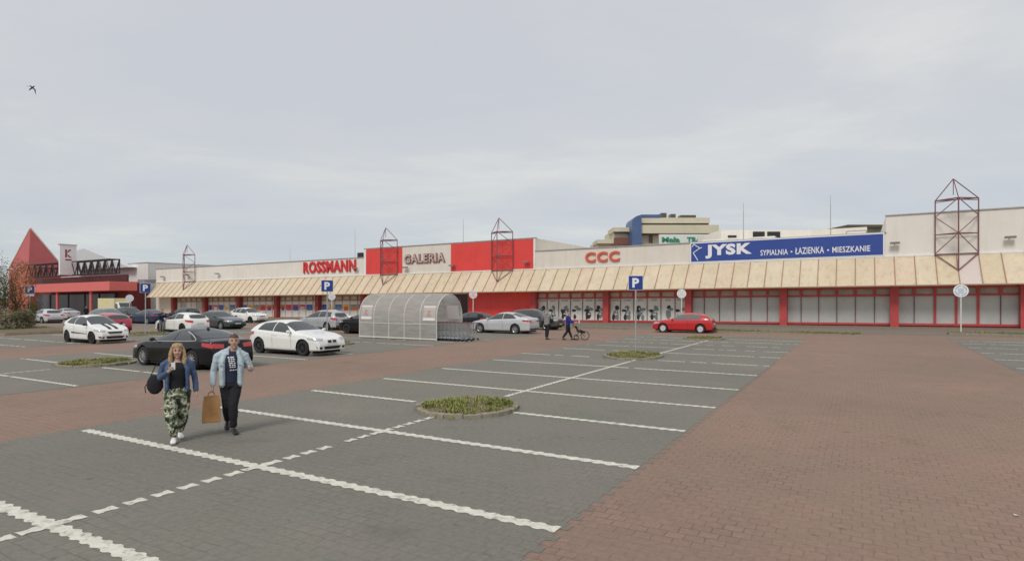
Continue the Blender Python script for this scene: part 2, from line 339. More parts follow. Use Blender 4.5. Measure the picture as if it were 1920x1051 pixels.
def toothed(axis, c, a0, a1, w=0.075, miss=0.0, tooth=0.10, amp=0.016):
    Z = .008 if axis == 't' else .011
    """a line of painted double-T pavers along axis 't' (c = s) or 's' (c = t)"""
    mb = MB(); a = a0
    while a < a1-1e-6:
        b = min(a+2*tooth, a1)
        if rnd.random() >= miss:
            k = rnd.uniform(-.004, .004)
            xs = [a, a+.25*(b-a), a+.5*(b-a), a+.75*(b-a), b]; ws = [w+amp+k, w+amp+k, w-amp+k, w-amp+k, w+amp+k]
            for i in range(4):
                wa, wb = ws[i], ws[i+1]
                if axis == 't': q = [(xs[i], c-wa), (xs[i+1], c-wb), (xs[i+1], c+wb), (xs[i], c+wa)]
                else: q = [(c-wa, xs[i]), (c-wb, xs[i+1]), (c+wb, xs[i+1]), (c+wa, xs[i])]
                mb.quad(*[G(p, q_, Z) for p, q_ in q])
        a = b
    return struct(mb.build('bay_marking', m_line))
rows = [60.5, 57.8, 55.17, 52.46, 49.7, 46.98, 44.0, 40.6, 37.55, 34.1, 31.2, 28.4, 25.6, 23.0]
for i, s in enumerate(rows):
    miss = 0.0 if s > 43 else 0.04 if s > 38 else 0.14 if s > 33 else 0.25
    w = 0.085 if s > 50 else 0.075 if s > 40 else .07
    if abs(s-49.7) < .1: toothed('t', s, 13.95, 17.62, w); toothed('t', s, 20.3, 23.75, w)
    elif abs(s-37.55) < .1: toothed('t', s, 13.95, 18.0, w, miss); toothed('t', s, 20.7, 24.1, w, miss)
    else: toothed('t', s, 13.95, 23.7 if s < 57 else 23.55, w, miss)
# median: single painted pavers with gaps near the camera, closed line farther away
s = 60.6
while s > 53.6:
    if abs(s-57.8) > .2 and abs(s-55.17) > .2:
        mb = MB(); a, b = s-.115, s+.115
        pts = [(18.8-.085, a), (18.8-.085, a+.05), (18.8-.06, a+.08), (18.8-.06, b-.08), (18.8-.085, b-.05), (18.8-.085, b)]
        pts += [(37.6-p, q) for p, q in reversed(pts)]
        mb.add([G(p, q, .008) for p, q in pts], [tuple(range(len(pts)))]); struct(mb.build('median_marking', m_line))
    s -= .335
toothed('s', 18.8, 55.0, 55.42, .07); toothed('s', 18.8, 57.5, 58.1, .07)
for a in rng(51.0, 53.5, .31)[:-1]: toothed('s', 18.8, a, a+.23, .065)
toothed('s', 18.8, 37.9, 48.0, .06, .02); toothed('s', 18.8, 24.6, 35.1, .06, .03); toothed('s', 18.9, 20.6, 22.0, .06, .05)
for s in (60.3, 57.6, 54.9, 52.4, 49.7, 47.0, 44.3, 41.6, 36.1, 33.4, 30.7):
    toothed('t', s, 30.05, 34.9 if abs(s-49.7) > .2 else 34.2, .06, .02 if s > 45 else .1)
    toothed('t', s, 35.1 if abs(s-49.7) > .2 else 36.9, 40.3, .06, .06)
toothed('s', 35.1, 50.7, 62, .05, .05); toothed('s', 35.1, 40, 47.7, .05, .15)
for s in (52.4, 49.7, 47.0, 44.6, 41.6, 38.6, 35.6, 32.6): toothed('t', s, 46.8, 57.0, .06, .2)
for s in (37.1, 34.0, 30.6, 27.3, 24.0, 21.0, 18.6): toothed('t', s, -3, 6.5, .06, .12)

# islands
def island(t, s, rt, rs, label, gdens=900, hgt=.13):
    loc = G(t, s); o = thing('planting_island', loc, ANG, label, 'traffic island', 'round kerbed planting islands')
    n = 36; mb = MB(); rings = [[], [], [], []]
    for i in range(n):
        a = 2*math.pi*i/n; ca, sa = math.cos(a), math.sin(a); w = 1+.02*math.sin(5*a+t)
        for k, (dr, z) in enumerate(((0, -.05), (0, .085), (-.13, .095), (-.15, .0))):
            rings[k].append(Vector(((rt*w+dr)*ca, (rs*w+dr)*sa, z+.012*math.sin(3*a+s))))
    for i in range(0, n, 2):
        dz = rnd.uniform(-.022, .012); gp_ = .04; rows_ = []
        for q in (i+gp_, i+1, i+2-gp_):
            k0 = int(q) % n; k1 = (k0+1) % n; f = q-int(q); rows_.append([rings[r][k0].lerp(rings[r][k1], f)+Vector((0, 0, dz if r in (1, 2) else 0)) for r in range(4)])
        mb.loft(rows_, True, True)
    mb.build('kerb', m_kerb, o)
    mb = MB(); ring = [Vector((0, 0, .11))]+[Vector(((rt-.1)*math.cos(2*math.pi*i/n), (rs-.1)*math.sin(2*math.pi*i/n), .06)) for i in range(n)]
    mb.add(ring, [(0, 1+i, 1+(i+1) % n) for i in range(n)]); mb.build('soil', m_soil, o, smooth=True)
    mb = MB()
    for i in range(gdens):
        a = rnd.random()*6.283; rr = math.sqrt(rnd.random())*(1.0 if rnd.random() < .90 else rnd.uniform(1.05, 1.3))
        x, y = (rt-.13)*rr*math.cos(a), (rs-.13)*rr*math.sin(a); z = .08+.05*(1-rr) if rr < 1 else .02
        if math.sin(x*3.1+t)*math.cos(y*3.7+s)+.5*math.sin(x*7+y*5) < -.15 and rnd.random() < .85: continue
        nb = rnd.choice((3, 4, 5)); L = rnd.uniform(.35, 1)*hgt*(.45+.55*abs(math.sin(x*4+y*3+t)))
        for j in range(nb):
            d = rnd.random()*6.283; ln = rnd.uniform(.3, .9)*L; w = rnd.uniform(.006, .014)
            b0 = Vector((x+rnd.uniform(-.03, .03), y+rnd.uniform(-.03, .03), z)); tip = b0+Vector((math.cos(d)*ln, math.sin(d)*ln, L*rnd.uniform(.5, 1)))
            sd = Vector((-math.sin(d), math.cos(d), 0))*w
            mb.add([b0-sd, b0+sd, (b0+tip)/2+sd*.8+Vector((0, 0, L*.15)), tip, (b0+tip)/2-sd*.8+Vector((0, 0, L*.15))], [(0, 1, 2, 3, 4)])
    gr = mb.build('grass', m_grass, None); gr.location = loc; gr.rotation_euler = (0, 0, ANG); tag(gr, 'rough grass on the '+label, 'grass', kind='stuff')
island(18.72, 49.8, 1.13, 1.18, 'kerbed grass island nearest the camera, between the bay markings', 1500)
island(19.35, 36.5, 1.2, 1.6, 'grass island with the blue parking sign, in the middle row of empty bays', 1100)
island(19.3, 23.4, 1.2, 1.4, 'small grass island just in front of the red hatchback', 700)
island(35.6, 49.2, 1.3, 1.25, 'grass island left of the black car, behind the woman', 1100)
island(35.4, 38.0, 1.2, 1.3, 'kerbed island carrying the parking sign behind the white hatchback', 300)
island(52.3, 38.5, 1.3, 1.9, 'grass island with a parking sign between white striped car and white hatchback', 900)
island(68.6, 38.3, 1.2, 1.5, 'island at far left carrying a parking sign beside the bushes', 300)
def strip(t0, t1, s0, s1, label, dens):
    mb = MB(); loc = G((t0+t1)/2, (s0+s1)/2); o = thing('verge', loc, ANG, label, 'grass verge', 'grass verges along the shopfronts')
    a, b = (t1-t0)/2, (s1-s0)/2
    mb.box(-a, a, -b, b, -.1, .09); mb.build('kerb', m_kerb, o, bevel=.02)
    mb = MB(); mb.box(-a+.12, a-.12, -b+.12, b-.12, 0, .11); mb.build('soil', m_soil, o)
    mb = MB()
    for i in range(dens):
        x, y = rnd.uniform(-a, a), rnd.uniform(-b, b)
        if math.sin(x*.9+t0) < -.2 and rnd.random() < .6: continue
        for j in range(4):
            d = rnd.random()*6.283; L = rnd.uniform(.05, .16); b0 = Vector((x, y, .1)); sd = Vector((-math.sin(d), math.cos(d), 0))*.016
            mb.add([b0-sd, b0+sd, b0+Vector((math.cos(d)*L*.6, math.sin(d)*L*.6, L))], [(0, 1, 2)])
    gr = mb.build('grass', m_grass, None); gr.location = loc; gr.rotation_euler = (0, 0, ANG); tag(gr, 'sparse grass on the '+label, 'grass', kind='stuff')
strip(11.0, 21.5, 14.0, 15.1, 'long low grass verge behind the red hatchback', 1200)
strip(-6.0, 6.0, 10.6, 11.8, 'low kerbed verge at the foot of the white round sign on the right', 800)
strip(27.5, 43.5, 13.4, 14.4, 'low verge behind the dark estate car', 300)

# ================================================================ SHOPPING CENTRE
BAY = 8.6
mall = thing('shopping_centre', B(50, 0, 0), 0, 'long single-storey shopping centre with tan sloping awning and cream upper walls', 'building')
def part(name, m, mb, parent=mall, **k):
    r = parent
    while r.parent is not None: r = r.parent
    o = mb.build(name, m, None, **k)
    inv = PM[r.name].inverted()
    o.data.transform(inv); o.parent = parent
    return o
for (t0, t1, top, m, nm) in ((-30, 9.2, 9.44, m_cream2, 'cream_upper_wall'), (9.2, 43.0, 8.0, m_cream, 'cream_upper_wall'), (43.0, 69.0, 9.5, m_cream, 'white_upper_wall'), (69.0, 117.5, 8.35, m_cream2, 'cream_upper_wall')):
    mb = MB(); mb.bb(t0, t1, -45, 0, 3.3, top); part('upper_wall', m, mb)
    mb = MB(); mb.bb(t0-.05, t1+.05, -.25, .09, top+.002, top+.09); part('parapet_cap', m_cap, mb)
mb = MB(); mb.bb(-30, 117.4, -44.9, -.6, -3, 3.29); part('inner_wall', m_ctran, mb)
mb = MB(); mb.bb(-30, 117.5, -.1, .28, -3, 0.12); part('plinth', mat('plinth_maroon', (0.19, 0.06, 0.055), .8, noise=.2), mb)
# upper-wall red panels
for (t0, t1) in ((43.25, 54.7), (62.4, 68.6)):
    mb = MB(); mb.bb(t0, t1, .004, .05, 6.05, 9.42); part('red_panel', m_red, mb)
for a_, b_ in ((43.0, 43.25), (68.62, 69.0)): mb = MB(); mb.bb(a_, b_, .004, .07, 6.0, 9.47); part('end_trim', m_white, mb)
mb = MB(); mb.bb(-30, 117.5, .002, .12, 5.98, 6.1); part('awning_flashing', m_white, mb)
# awning
m_gut = mat('gutter_tan', (.42, .34, .24), .6, noise=.2)
k0, k1 = -3, 13
for k in range(k0, k1+1):
    ta, tb = k*BAY, min((k+1)*BAY, 116.5)
    if ta > 116: break
    mb = MB()
    for j in range(6):
        a, b = ta+j*BAY/6, min(ta+(j+1)*BAY/6, 116.5)
        if b <= a: break
        mb.cur = 3 if (k == 0 and j == 2) else rnd.choice((0, 0, 1, 1, 2))
        mb.hexa([B(a, 2.2, 3.47), B(b, 2.2, 3.47), B(b, .03, 5.93), B(a, .03, 5.93), B(a, 2.2, 3.52), B(b, 2.2, 3.52), B(b, .03, 5.98), B(a, .03, 5.98)])
    aw = part('awning', AWN+[m_awnw], mb)
    for j in range(6):
        a = ta+j*BAY/6
        if a > 116.5: break
        mb = MB(); w = .035
        mb.hexa([B(a-w, 2.23, 3.53), B(a+w, 2.23, 3.53), B(a+w, .03, 6.0), B(a-w, .03, 6.0), B(a-w, 2.23, 3.57), B(a+w, 2.23, 3.57), B(a+w, .03, 6.04), B(a-w, .03, 6.04)])
        part('awning_rib', m_rib, mb, aw)
    mb = MB(); mb.bb(ta, tb, 2.18, 2.25, 3.43, 3.49); part('awning_gutter', m_gut, mb)
mb = MB(); mb.add([B(116.5, .03, 5.9), B(116.5, 2.2, 3.45), B(116.5, .03, 3.45)], [(0, 1, 2)]); part('awning_end', AWN[0], mb)
# columns
for k in range(-3, 14):
    if 5.2 < k < 7.2: continue
    mb = MB(); w = .31
    mb.bb(k*BAY-w, k*BAY+w, .05, .62, -3, 3.4); part('column', m_redf if k < 7 else mat('brown_red_column', (.30, .05, .045), .6, noise=.15), mb)
# shopfronts
PCOL = [(0.55, 0.05, 0.06), (0.05, 0.08, 0.35), (0.70, 0.45, 0.06), (0.72, 0.22, 0.05), (0.55, 0.06, 0.14), (0.10, 0.14, 0.42), (0.6, 0.1, 0.1), (0.28, 0.06, 0.2), (0.65, 0.6, 0.5), (0.16, 0.3, 0.36)]
PM_ = [mat('poster_ink_%s' % 'abcdefghij'[i], c, .5, noise=.35, nscale=2.5) for i, c in enumerate(PCOL)]
m_ink = mat('black_ink', (0.03, 0.03, 0.035), .6)
m_ink2 = mat('grey_ink', (0.19, 0.24, 0.23), .6)
def blobshape(rr, c, n=12, ax=1.0, ay=1.0, jit=.25):
    return [(c[0]+ax*rr*math.cos(6.283*i/n)*rnd.uniform(1-jit, 1+jit), c[1]+ay*rr*math.sin(6.283*i/n)*rnd.uniform(1-jit, 1+jit)) for i in range(n)]
def shopfront(k, kind):
    ta = k*BAY+.31; tb = (k+1)*BAY-.31; n = 6; w = (BAY)/n; S = -.02
    fr = MB(); fr.bb(ta, tb, S-.1, .03, .12, .30); fr.bb(ta, tb, S-.1, .05, 2.60, 2.76); fr.bb(ta, tb, S-.1, .04, 3.22, 3.4)
    for j in range(1, n):
        c = k*BAY+j*w; ww = .035 if not (kind == 'grey' and k == 0 and j in (2, 3, 4)) else .09
        if ww > .05: fr.bb(c-ww, c+ww, S-.1, .045, .30, 2.6)
        fr.bb(c-(.08 if kind in ('posters', 'pale') else .11), c+(.08 if kind in ('posters', 'pale') else .11), S-.1, .07, 2.76, 3.22)
    f = part('shopfront_frame', m_redf if kind in ('grey', 'white') else m_rib, fr)
    for j in range(1, n):
        c = k*BAY+j*w
        if kind == 'grey' and k == 0 and j in (2, 3, 4): continue
        mu = MB(); mu.bb(c-.028, c+.028, S-.1, .02, .30, 2.6); part('mullion', m_mull if kind == 'grey' else m_mullg if kind == 'white' else m_ctran, mu, f)
    tr = MB(); tr.bb(ta, tb, S-.09, S-.06, 2.7, 3.3); part('transom_pane', m_gtran if kind == 'grey' else m_ctran, tr, f)
    for j in range(n):
        a = max(ta, k*BAY+j*w); b = min(tb, k*BAY+(j+1)*w)
        mb = MB(); mb.bb(a, b, S-.08, S-.05, .28, 2.62)
        pm = {'grey': m_gpane, 'white': m_paper, 'posters': m_paper, 'pale': m_gpane}[kind]
        if kind == 'pale': pm = [m_paper, mat('pale_green_pane', (0.42, 0.45, 0.40), .4, noise=.15), m_cream][j % 3]
        pn = part('window_pane', pm, mb, f)
        cxx = (a+b)/2; hh = .14+rnd.random()*.02
        if kind == 'white':
            q = MB()
            for (cc, rr, ax, ay, ink) in [((rnd.uniform(-.1, .1), 1.05+rnd.uniform(-.15, .15)), .40, .8, 1.2, rnd.choice((0, 1))), ((rnd.uniform(-.2, .2), 1.62), .24, 1, 1, rnd.choice((0, 1))), ((-.22, .62), .22, .8, 1.4, 0), ((.24, .60), .20, .8, 1.5, 1), ((.30, 1.45), .19, 1.2, .9, 1), ((-.30, 1.32), .19, 1.3, .8, 0), ((.05, .95), .12, 1.4, .7, 2), ((-.1, 1.5), .08, 1, 1, 2), ((.12, 1.2), .10, 1, .7, 2)]:
                if rnd.random() < .2: continue
                q.cur = ink; pts = blobshape(rr, cc, ax=ax, ay=ay)
                e_ = .001*len(q.f)
                q.add([B(cxx-x, S-.044+e_, z) for x, z in pts], [tuple(range(len(pts)))])
            for i in range(5):
                q.cur = 1; z = 2.42-.10*i; l = rnd.uniform(.2, .5) if i < 2 else 0
                if l: q.add([B(cxx-l, S-.044, z), B(cxx+l, S-.044, z), B(cxx+l, S-.044, z+.05), B(cxx-l, S-.044, z+.05)], [(0, 1, 2, 3)])
            part('printed_figure', [m_ink, m_ink2, m_paper], q, f)
        if kind == 'posters':
            q = MB(); q.cur = (j*3+k*2) % 10
            q.bb(a+.10, b-.10, S-.048, S-.04, 1.25+.1*((j+k)%3), 2.1)
            q.cur = (j*3+k*2+4) % 10
            q.bb(a+.3, b-.3, S-.039, S-.034, 1.25, 1.8)
            part('poster', PM_, q, f)
for k in (-3, -2, -1, 0, 1, 2): shopfront(k, 'grey')
for k in (3, 4): shopfront(k, 'white')
for k in (8, 9, 10, 11): shopfront(k, 'posters')
shopfront(12, 'pale')
mb = MB(); mb.bb(43.3, 52.2, -.3, .06, 0.0, 3.4); part('red_wall_panel', m_red, mb)
mb = MB(); mb.bb(60.5, 68.5, -.3, .06, 0.0, 3.4); part('red_wall_panel', m_red, mb)
mb = MB(); mb.bb(52.2, 60.5, -.55, -.3, 0.0, 3.4); part('entrance_doors', mat('dark_entrance', (0.03, 0.025, 0.025), .2), mb)
mb = MB()
for t in (53.5, 55.5, 57.3, 59.3): mb.bb(t-.05, t+.05, -.3, -.24, 0, 3.3)
part('entrance_frame', m_redf, mb)
mb = MB(); mb.bb(112.2, 117.5, -.3, .04, -3, 3.4); part('cream_wall', m_cream, mb)
# wall lamps over the awning
for t, h in ((8.55, 7.0), (0.9, 7.05), (44.0, 6.75), (54.3, 6.7), (61.6, 6.7), (70.3, 6.9), (100.0, 7.0), (108, 7.0), (115, 6.9)):
    mb = MB(); mb.bb(t-.35, t+.35, .25, .6, h, h+.16); mb.bb(t-.04, t+.04, .01, .3, h+.05, h+.12); part('wall_lamp', mat('lamp_housing', (.22, .2, .18), .5), mb)
# rooftop plant
for (t0, t1, s0, s1, h, m) in ((19, 26.5, -9, -13, 9.1, m_cream2), (10.5, 15.5, -9, -14, 9.5, m_cream), (72, 80, -16, -22, 9.9, m_cream2), (88, 94, -14, -18, 9.5, m_cap), (96, 104, -14, -18, 9.4, m_cap)):
    mb = MB(); mb.bb(t0, t1, s1, s0, 7.9, h); part('rooftop_unit', m, mb)
for t0 in (20.0, 22.6, 25.0):
    mb = MB(); mb.bb(t0, t0+1.4, -8.99, -8.9, 8.35, 8.9); part('vent_louvre', m_black, mb)
mb = MB()
for t in (10.6, 12.2): mb.tube(B(t, -3, 7.9), B(t, -3, 8.6), .05)
mb.tube(B(10.6, -3, 8.6), B(12.2, -3, 8.6), .05); part('roof_rail', m_cap, mb)
mb = MB(); mb.bb(70.6, 71.4, -2, -1.2, 8.3, 9.2); part('rooftop_unit', m_black, mb)

# signs on the fascia
def sgn(name, tc_, hc, label):
    return thing(name, B(tc_, .1, hc), 0, label, 'shop sign')
o = sgn('fascia_sign', 17.5, 7, 'long blue fascia banner reading JYSK SYPIALNIA ŁAZIENKA MIESZKANIE')
mb = MB(); mb.bb(9.3, 25.7, .02, .10, 6.05, 8.03); part('white_border', m_white_s, mb, o)
mb = MB(); mb.bb(9.4, 25.6, .10, .13, 6.16, 7.93); part('blue_board', m_jblue, mb, o)
mb = MB(); text_on(mb, 'JYSK', 24.25, 19.95, 6.40, 7.75, .135, .02, offset=.05, spacing=1.10); part('lettering', m_white_s, mb, o)
mb = MB(); text_on(mb, 'SYPIALNIA', 19.2, 16.85, 6.48, 7.0, .135, .02, offset=.014, spacing=1.06); part('lettering', m_white_s, mb, o)
mb = MB(); text_on(mb, 'ŁAZIENKA', 16.25, 13.9, 6.48, 7.08, .135, .02, offset=.014, spacing=1.06); part('lettering', m_white_s, mb, o)
mb = MB(); text_on(mb, 'MIESZKANIE', 13.25, 10.35, 6.48, 7.0, .135, .02, offset=.014, spacing=1.06); part('lettering', m_white_s, mb, o)
for t in (16.55, 13.58): mb = MB(); mb.bb(t-.07, t+.07, .131, .14, 6.67, 6.80); part('dot', m_white_s, mb, o)
mb = MB()
for a, b in (((25.35, 7.85), (24.75, 7.45)), ((24.75, 7.45), (25.4, 7.02)), ((25.4, 7.02), (24.95, 6.25)), ((25.35, 7.85), (25.5, 7.6)), ((24.75, 7.45), (24.55, 7.5))):
    mb.tube(B(a[0], .14, a[1]), B(b[0], .14, b[1]), .045, 6)
part('bird_emblem', m_white_s, mb, o)
o = sgn('fascia_sign', 35, 7, 'orange-red block letters CCC on the cream wall')
mb = MB(); text_on(mb, 'CCC', 36.9, 33.0, 6.5, 7.6, .10, .14, offset=.03, spacing=1.12); part('lettering', m_orl, mb, o)
o = sgn('fascia_sign', 58.5, 8, 'pale GALERIA letters with dark red edges between two red panels')
mb = MB(); text_on(mb, 'GALERIA', 62.0, 55.5, 7.25, 8.45, .10, .12, offset=.05, spacing=1.12); part('letter_edge', m_grl, mb, o)
mb = MB(); text_on(mb, 'GALERIA', 61.88, 55.62, 7.36, 8.34, .221, .03, offset=-.004, spacing=1.14); part('letter_face', mat('letter_pale', (.62, .5, .47), .5), mb, o)
o = sgn('fascia_sign', 74, 8, 'red ROSSMANN letters standing above the awning')
mb = MB(); text_on(mb, 'ROSSMANN', 80.6, 70.4, 6.55, 8.2, .10, .14, offset=.035, spacing=1.1); part('lettering', m_redl, mb, o)

# truss towers
def truss(k, label):
    tc_ = (k+.5)*BAY; o = thing('truss_tower', B(tc_, 0, 5.9), 0, label, 'steel tower', 'pyramid-topped steel truss towers over the awning')
    d = BAY/6; L = lambda h: B(tc_+d, .22, h); Rr = lambda h: B(tc_-d, .22, h); F = lambda h: B(tc_, 1.35, h)
    top, q, base = 10.4, 9.05, 6.05
    fr = MB()
    fr.tube(L(5.9), L(top), .05); part('leg', m_maroon, fr, o)
    fr = MB(); fr.tube(Rr(5.9), Rr(top), .05); part('leg', m_maroon, fr, o)
    fr = MB(); fr.tube(F(4.55), F(top), .055); part('leg', m_maroon, fr, o)
    br = MB(); mid = 7.6
    for a, b in ((L, F), (Rr, F)):
        br.tube(a(top), b(top), .05); br.tube(a(top-.15), b(top-.15), .03); br.tube(b(top), a(q), .035)
        br.tube(a(q), b(mid), .035); br.tube(b(mid), a(6.05), .035); br.tube(a(mid), b(mid), .04); br.tube(a(6.0), b(4.62), .045)
    br.tube(L(top), Rr(top), .05); br.tube(L(6.0), Rr(6.0), .045); br.tube(L(mid), Rr(mid), .03)
    part('bracing', m_maroon, br, o)
    py = MB(); ap = B(tc_+.25, .5, 12.05)
    for a in (L, Rr, F): py.tube(a(top), ap, .04)
    py.tube(ap, ap-Vector((0, 0, 1.3)), .03)
    part('pyramid_top', m_maroon, py, o)
truss(0, 'steel truss tower with pyramid top in front of the tall cream wall at right')
truss(5, 'steel truss tower with pyramid top before the long red panel')
truss(7, 'steel truss tower with pyramid top behind the short red panel beside GALERIA')
truss(12, 'steel truss tower with pyramid top at the far left end of the awning')

# antennas
def mast(t, s, h0, h1, label, r=.05):
    o = thing('antenna_mast', B(t, s, h0), 0, label, 'antenna'); mb = MB(); mb.tube(B(t, s, h0), B(t, s, h1), r, 6, r*.6); part('mast', m_cap, mb, o)
    mb = MB(); mb.tube(B(t, s, h1), B(t, s, h1+.8), .02); part('tip', m_cap, mb, o)
mast(21.2, -3, 7.9, 11.2, 'thin antenna mast on the roof above the S of JYSK')
mast(13.5, -3, 7.9, 11.2, 'thin antenna mast on the roof near the right end of the blue banner')
mast(57.0, -6, 9.4, 12.6, 'faint antenna mast behind the GALERIA wall')
mast(76.5, -6, 8.2, 12.4, 'antenna mast behind the red ROSSMANN letters')
mast(93.0, -8, 8.2, 10.8, 'short antenna mast left of the ROSSMANN letters')

# small posts in front of the white shopfront
for px, lb in ((37.0, 'left'), (35.7, 'right')):
    o = thing('bollard', G(px, 4.5), 0, 'short white post before the printed shop windows, the %s one of two' % lb, 'bollard', 'white posts by the shopfront')
    mb = MB(); mb.tube((0, 0, 0), (0, 0, .85), .06, 8); mb.build('post', m_wpole, o); mb = MB(); mb.tube((0, 0, .85), (0, 0, .95), .085, 8); mb.build('cap', m_wpole, o)

# ================================================================ SUPERMARKET AT FAR LEFT
sup = thing('supermarket', B(135, 0, 0), 0, 'supermarket entrance block with red pyramid roof, black lattice truss and red canopy', 'building')
P_ = lambda n_, m_, mb_, par=None, **k: part(n_, m_, mb_, par or sup, **k)
mb = MB(); mb.bb(122.5, 170, -40, -1.4, -3, 9.75); P_('white_wall', m_white, mb)
mb = MB(); mb.bb(122.4, 170, -40, -1.3, 9.752, 9.85); P_('roof_edge', m_cap, mb)
mb = MB(); mb.bb(121.5, 158, -1.3, 2.5, -3, 6.2); P_('entrance_block', mat('maroon_wall', (0.21, 0.045, 0.045), .7, noise=.2), mb)
mb = MB(); mb.bb(121.0, 153.5, 2.7, 3.2, 6.15, 7.45); P_('maroon_band', mat('maroon_band', (0.12, 0.05, 0.055), .7, noise=.3, nscale=2), mb)
mb = MB(); mb.bb(117.5, 149, 3.2, 7.6, 4.6, 6.1); P_('red_canopy', mat('canopy_red', (0.70, 0.16, 0.14), .5, noise=.05), mb)
mb = MB(); mb.bb(125.0, 153.8, 2.5, 3.0, 0.2, 4.2); P_('dark_glazing', mat('slate_glazing', (0.075, 0.09, 0.11), .2), mb)
mb = MB()
for t in (130, 135, 141, 148): mb.bb(t-.15, t+.15, 3.0, 3.1, 0, 4.3)
P_('glazing_frame', m_black, mb)
for t in (124.5, 136, 147):
    mb = MB(); mb.tube(B(t, 7.0, -3), B(t, 7.0, 4.7), .22, 8); P_('canopy_column', mat('canopy_red', (0.5, 0.1, .1)), mb)
mb = MB(); t0, t1 = 120.5, 150.5
for h in (7.6, 9.95): mb.tube(B(t0, 4.5, h), B(t1, 4.5, h), .11); mb.tube(B(t0, 6.0, h), B(t1, 6.0, h), .09)
n = 13
for i in range(n+1):
    t = t0+(t1-t0)*i/n; mb.tube(B(t, 4.5, 7.6), B(t, 4.5, 9.95), .13)
    if i < n:
        tn = t+(t1-t0)/n; tm = (t+tn)/2
        mb.tube(B(t, 4.5, 9.95), B(tm, 4.5, 7.6), .11); mb.tube(B(tm, 4.5, 7.6), B(tn, 4.5, 9.95), .11)
        mb.tube(B(t, 6.0, 7.6), B(tm, 6.0, 9.95), .08); mb.tube(B(tm, 6.0, 9.95), B(tn, 6.0, 7.6), .08); mb.tube(B(t, 4.5, 9.95), B(t, 6.0, 9.95), .07)
P_('lattice_truss', mat('black_lattice', (0.035, 0.03, 0.035), .6), mb)
# red tent-like corner roof: apex straight above the near corner
kt, ks = 154.0, 4.2
A = B(kt, ks, 9.6); Ap = B(kt+.2, ks-.4, 17.6); C1 = B(kt+8.5, ks, 9.8); C2 = B(kt, ks-6.2, 9.9); C3 = B(kt+8.5, ks-6.2, 9.8)
mb = MB(); mb.add([A, C1, C3, C2, Ap], [(0, 3, 2, 1), (0, 1, 4), (0, 4, 3), (3, 4, 2), (1, 2, 4)]); P_('pyramid_roof', mat('pyramid_red', (0.54, 0.13, 0.13), .5, noise=.08, nscale=.4), mb)
mb = MB(); mb.bb(kt, kt+8.5, ks-6.2, ks, -3, 9.55); P_('corner_tower_wall', mat('orange_red_wall', (0.52, 0.14, 0.10), .7, noise=.15), mb)
mb = MB(); mb.tube(Ap, C2, .14); mb.tube(Ap, C1, .14); P_('roof_edging', m_cream2, mb)
# pale gable behind
mb = MB(); a = [B(126, 0, 9.0), B(146, 0, 9.0), B(146, 0, 12.6), B(142, 0, 13.2)]; mb.prism(a, Vector((U.x, U.y, 0))*0+Vector((Nn.x, Nn.y, 0))*-3); P_('pale_gable', mat('pale_gable_sheet', (.60, .62, .63), .7, noise=.08), mb)
mb = MB(); mb.bb(119, 121, -.9, 1.2, 6.0, 6.6); P_('wall_unit', m_cap, mb)
# pylon sign with K
o = thing('pylon_sign', B(133, 7, 7.2), 0, 'white upright board with a dark red letter mark above the black lattice truss', 'shop sign')
mb = MB(); mb.bb(133.0, 133.5, 5.3, 7.9, 7.6, 12.9); P_('board', m_white_s, mb, o)
for h_ in (7.5, 12.86): mb = MB(); mb.bb(132.9, 133.6, 5.2, 8.0, h_, h_+.15); P_('board_frame', mat('pylon_edge', (.5, .42, .42), .6), mb, o)
def kmark(mb, F, x0, x1, z0, z1):    # square block with stem and two wedges, then bars under it
    w = x1-x0; h = z1-z0
    for poly in (((0, .35), (.28, .35), (.28, 1), (0, 1)), ((.36, .7), (1, 1), (.62, 1), (.36, .85)), ((.36, .62), (1, .35), (.6, .35), (.36, .5)), ((0, .1), (1, .1), (1, .22), (0, .22))):
        mb.add([F(x0+p*w, z0+q*h) for p, q in poly], [tuple(range(4))])
mb = MB(); kmark(mb, lambda x, z: B(132.98, x, z), 7.1, 6.1, 9.9, 12.1); P_('emblem', mat('emblem_dark_red', (.28, .05, .05), .5), mb, o)

# ================================================================ BUILDINGS BEHIND
def pxp(px, py, Y): return Vector(((px-960)/1139*Y, Y, 2.5+(555-py)*Y/1139))
def bxp(mb, x0, x1, y0, y1, Y, dep):     # box by its front face; width runs along x, depth away
    a = pxp(x0, y1, Y); b = pxp(x1, y0, Y); mb.box(a.x, b.x, Y, Y+dep, a.z, b.z)
m_ahouse = mat('apartment_cream', (0.62, 0.58, 0.44), .8, noise=.08, nscale=.2)
m_abrown = mat('apartment_brown', (0.20, 0.085, 0.06), .7, noise=.15)
m_ablue = mat('apartment_blue', (0.075, 0.13, 0.27), .4, noise=.12, nscale=.3)
m_dkbrown = mat('recess_glazing', (0.10, 0.09, 0.06), .3, noise=.3)  # plain dark brown shared by window bands, chimneys and flat roofs
Y = 170; ah = thing('apartment_block', (pxp(1250, 555, Y).x, Y, 0), 0, 'cream stepped apartment block with curved blue stair tower behind the CCC wall', 'building')
def ap(name, m, *boxes, par=None):
    mb = MB()
    for b in boxes: bxp(mb, *b)
    return part(name, m, mb, par or ah)
ap('wall', m_ahouse, (1203, 1340, 440, 700, 170, 20)); ap('side_wall', m_ahouse, (1152, 1186, 430, 700, 172, 18)); ap('low_wall', m_ahouse, (1120, 1152, 452, 700, 174, 16))
ap('balcony_band', m_ahouse, (1200, 1348, 421.5, 437, 167.5, 18)); ap('balcony_band', m_ahouse, (1200, 1331, 408, 418, 169, 16)); ap('balcony_band', m_ahouse, (1150, 1187, 426, 434, 170.5, 10)); ap('balcony_band', m_ahouse, (1120, 1153, 449, 456, 172, 10))
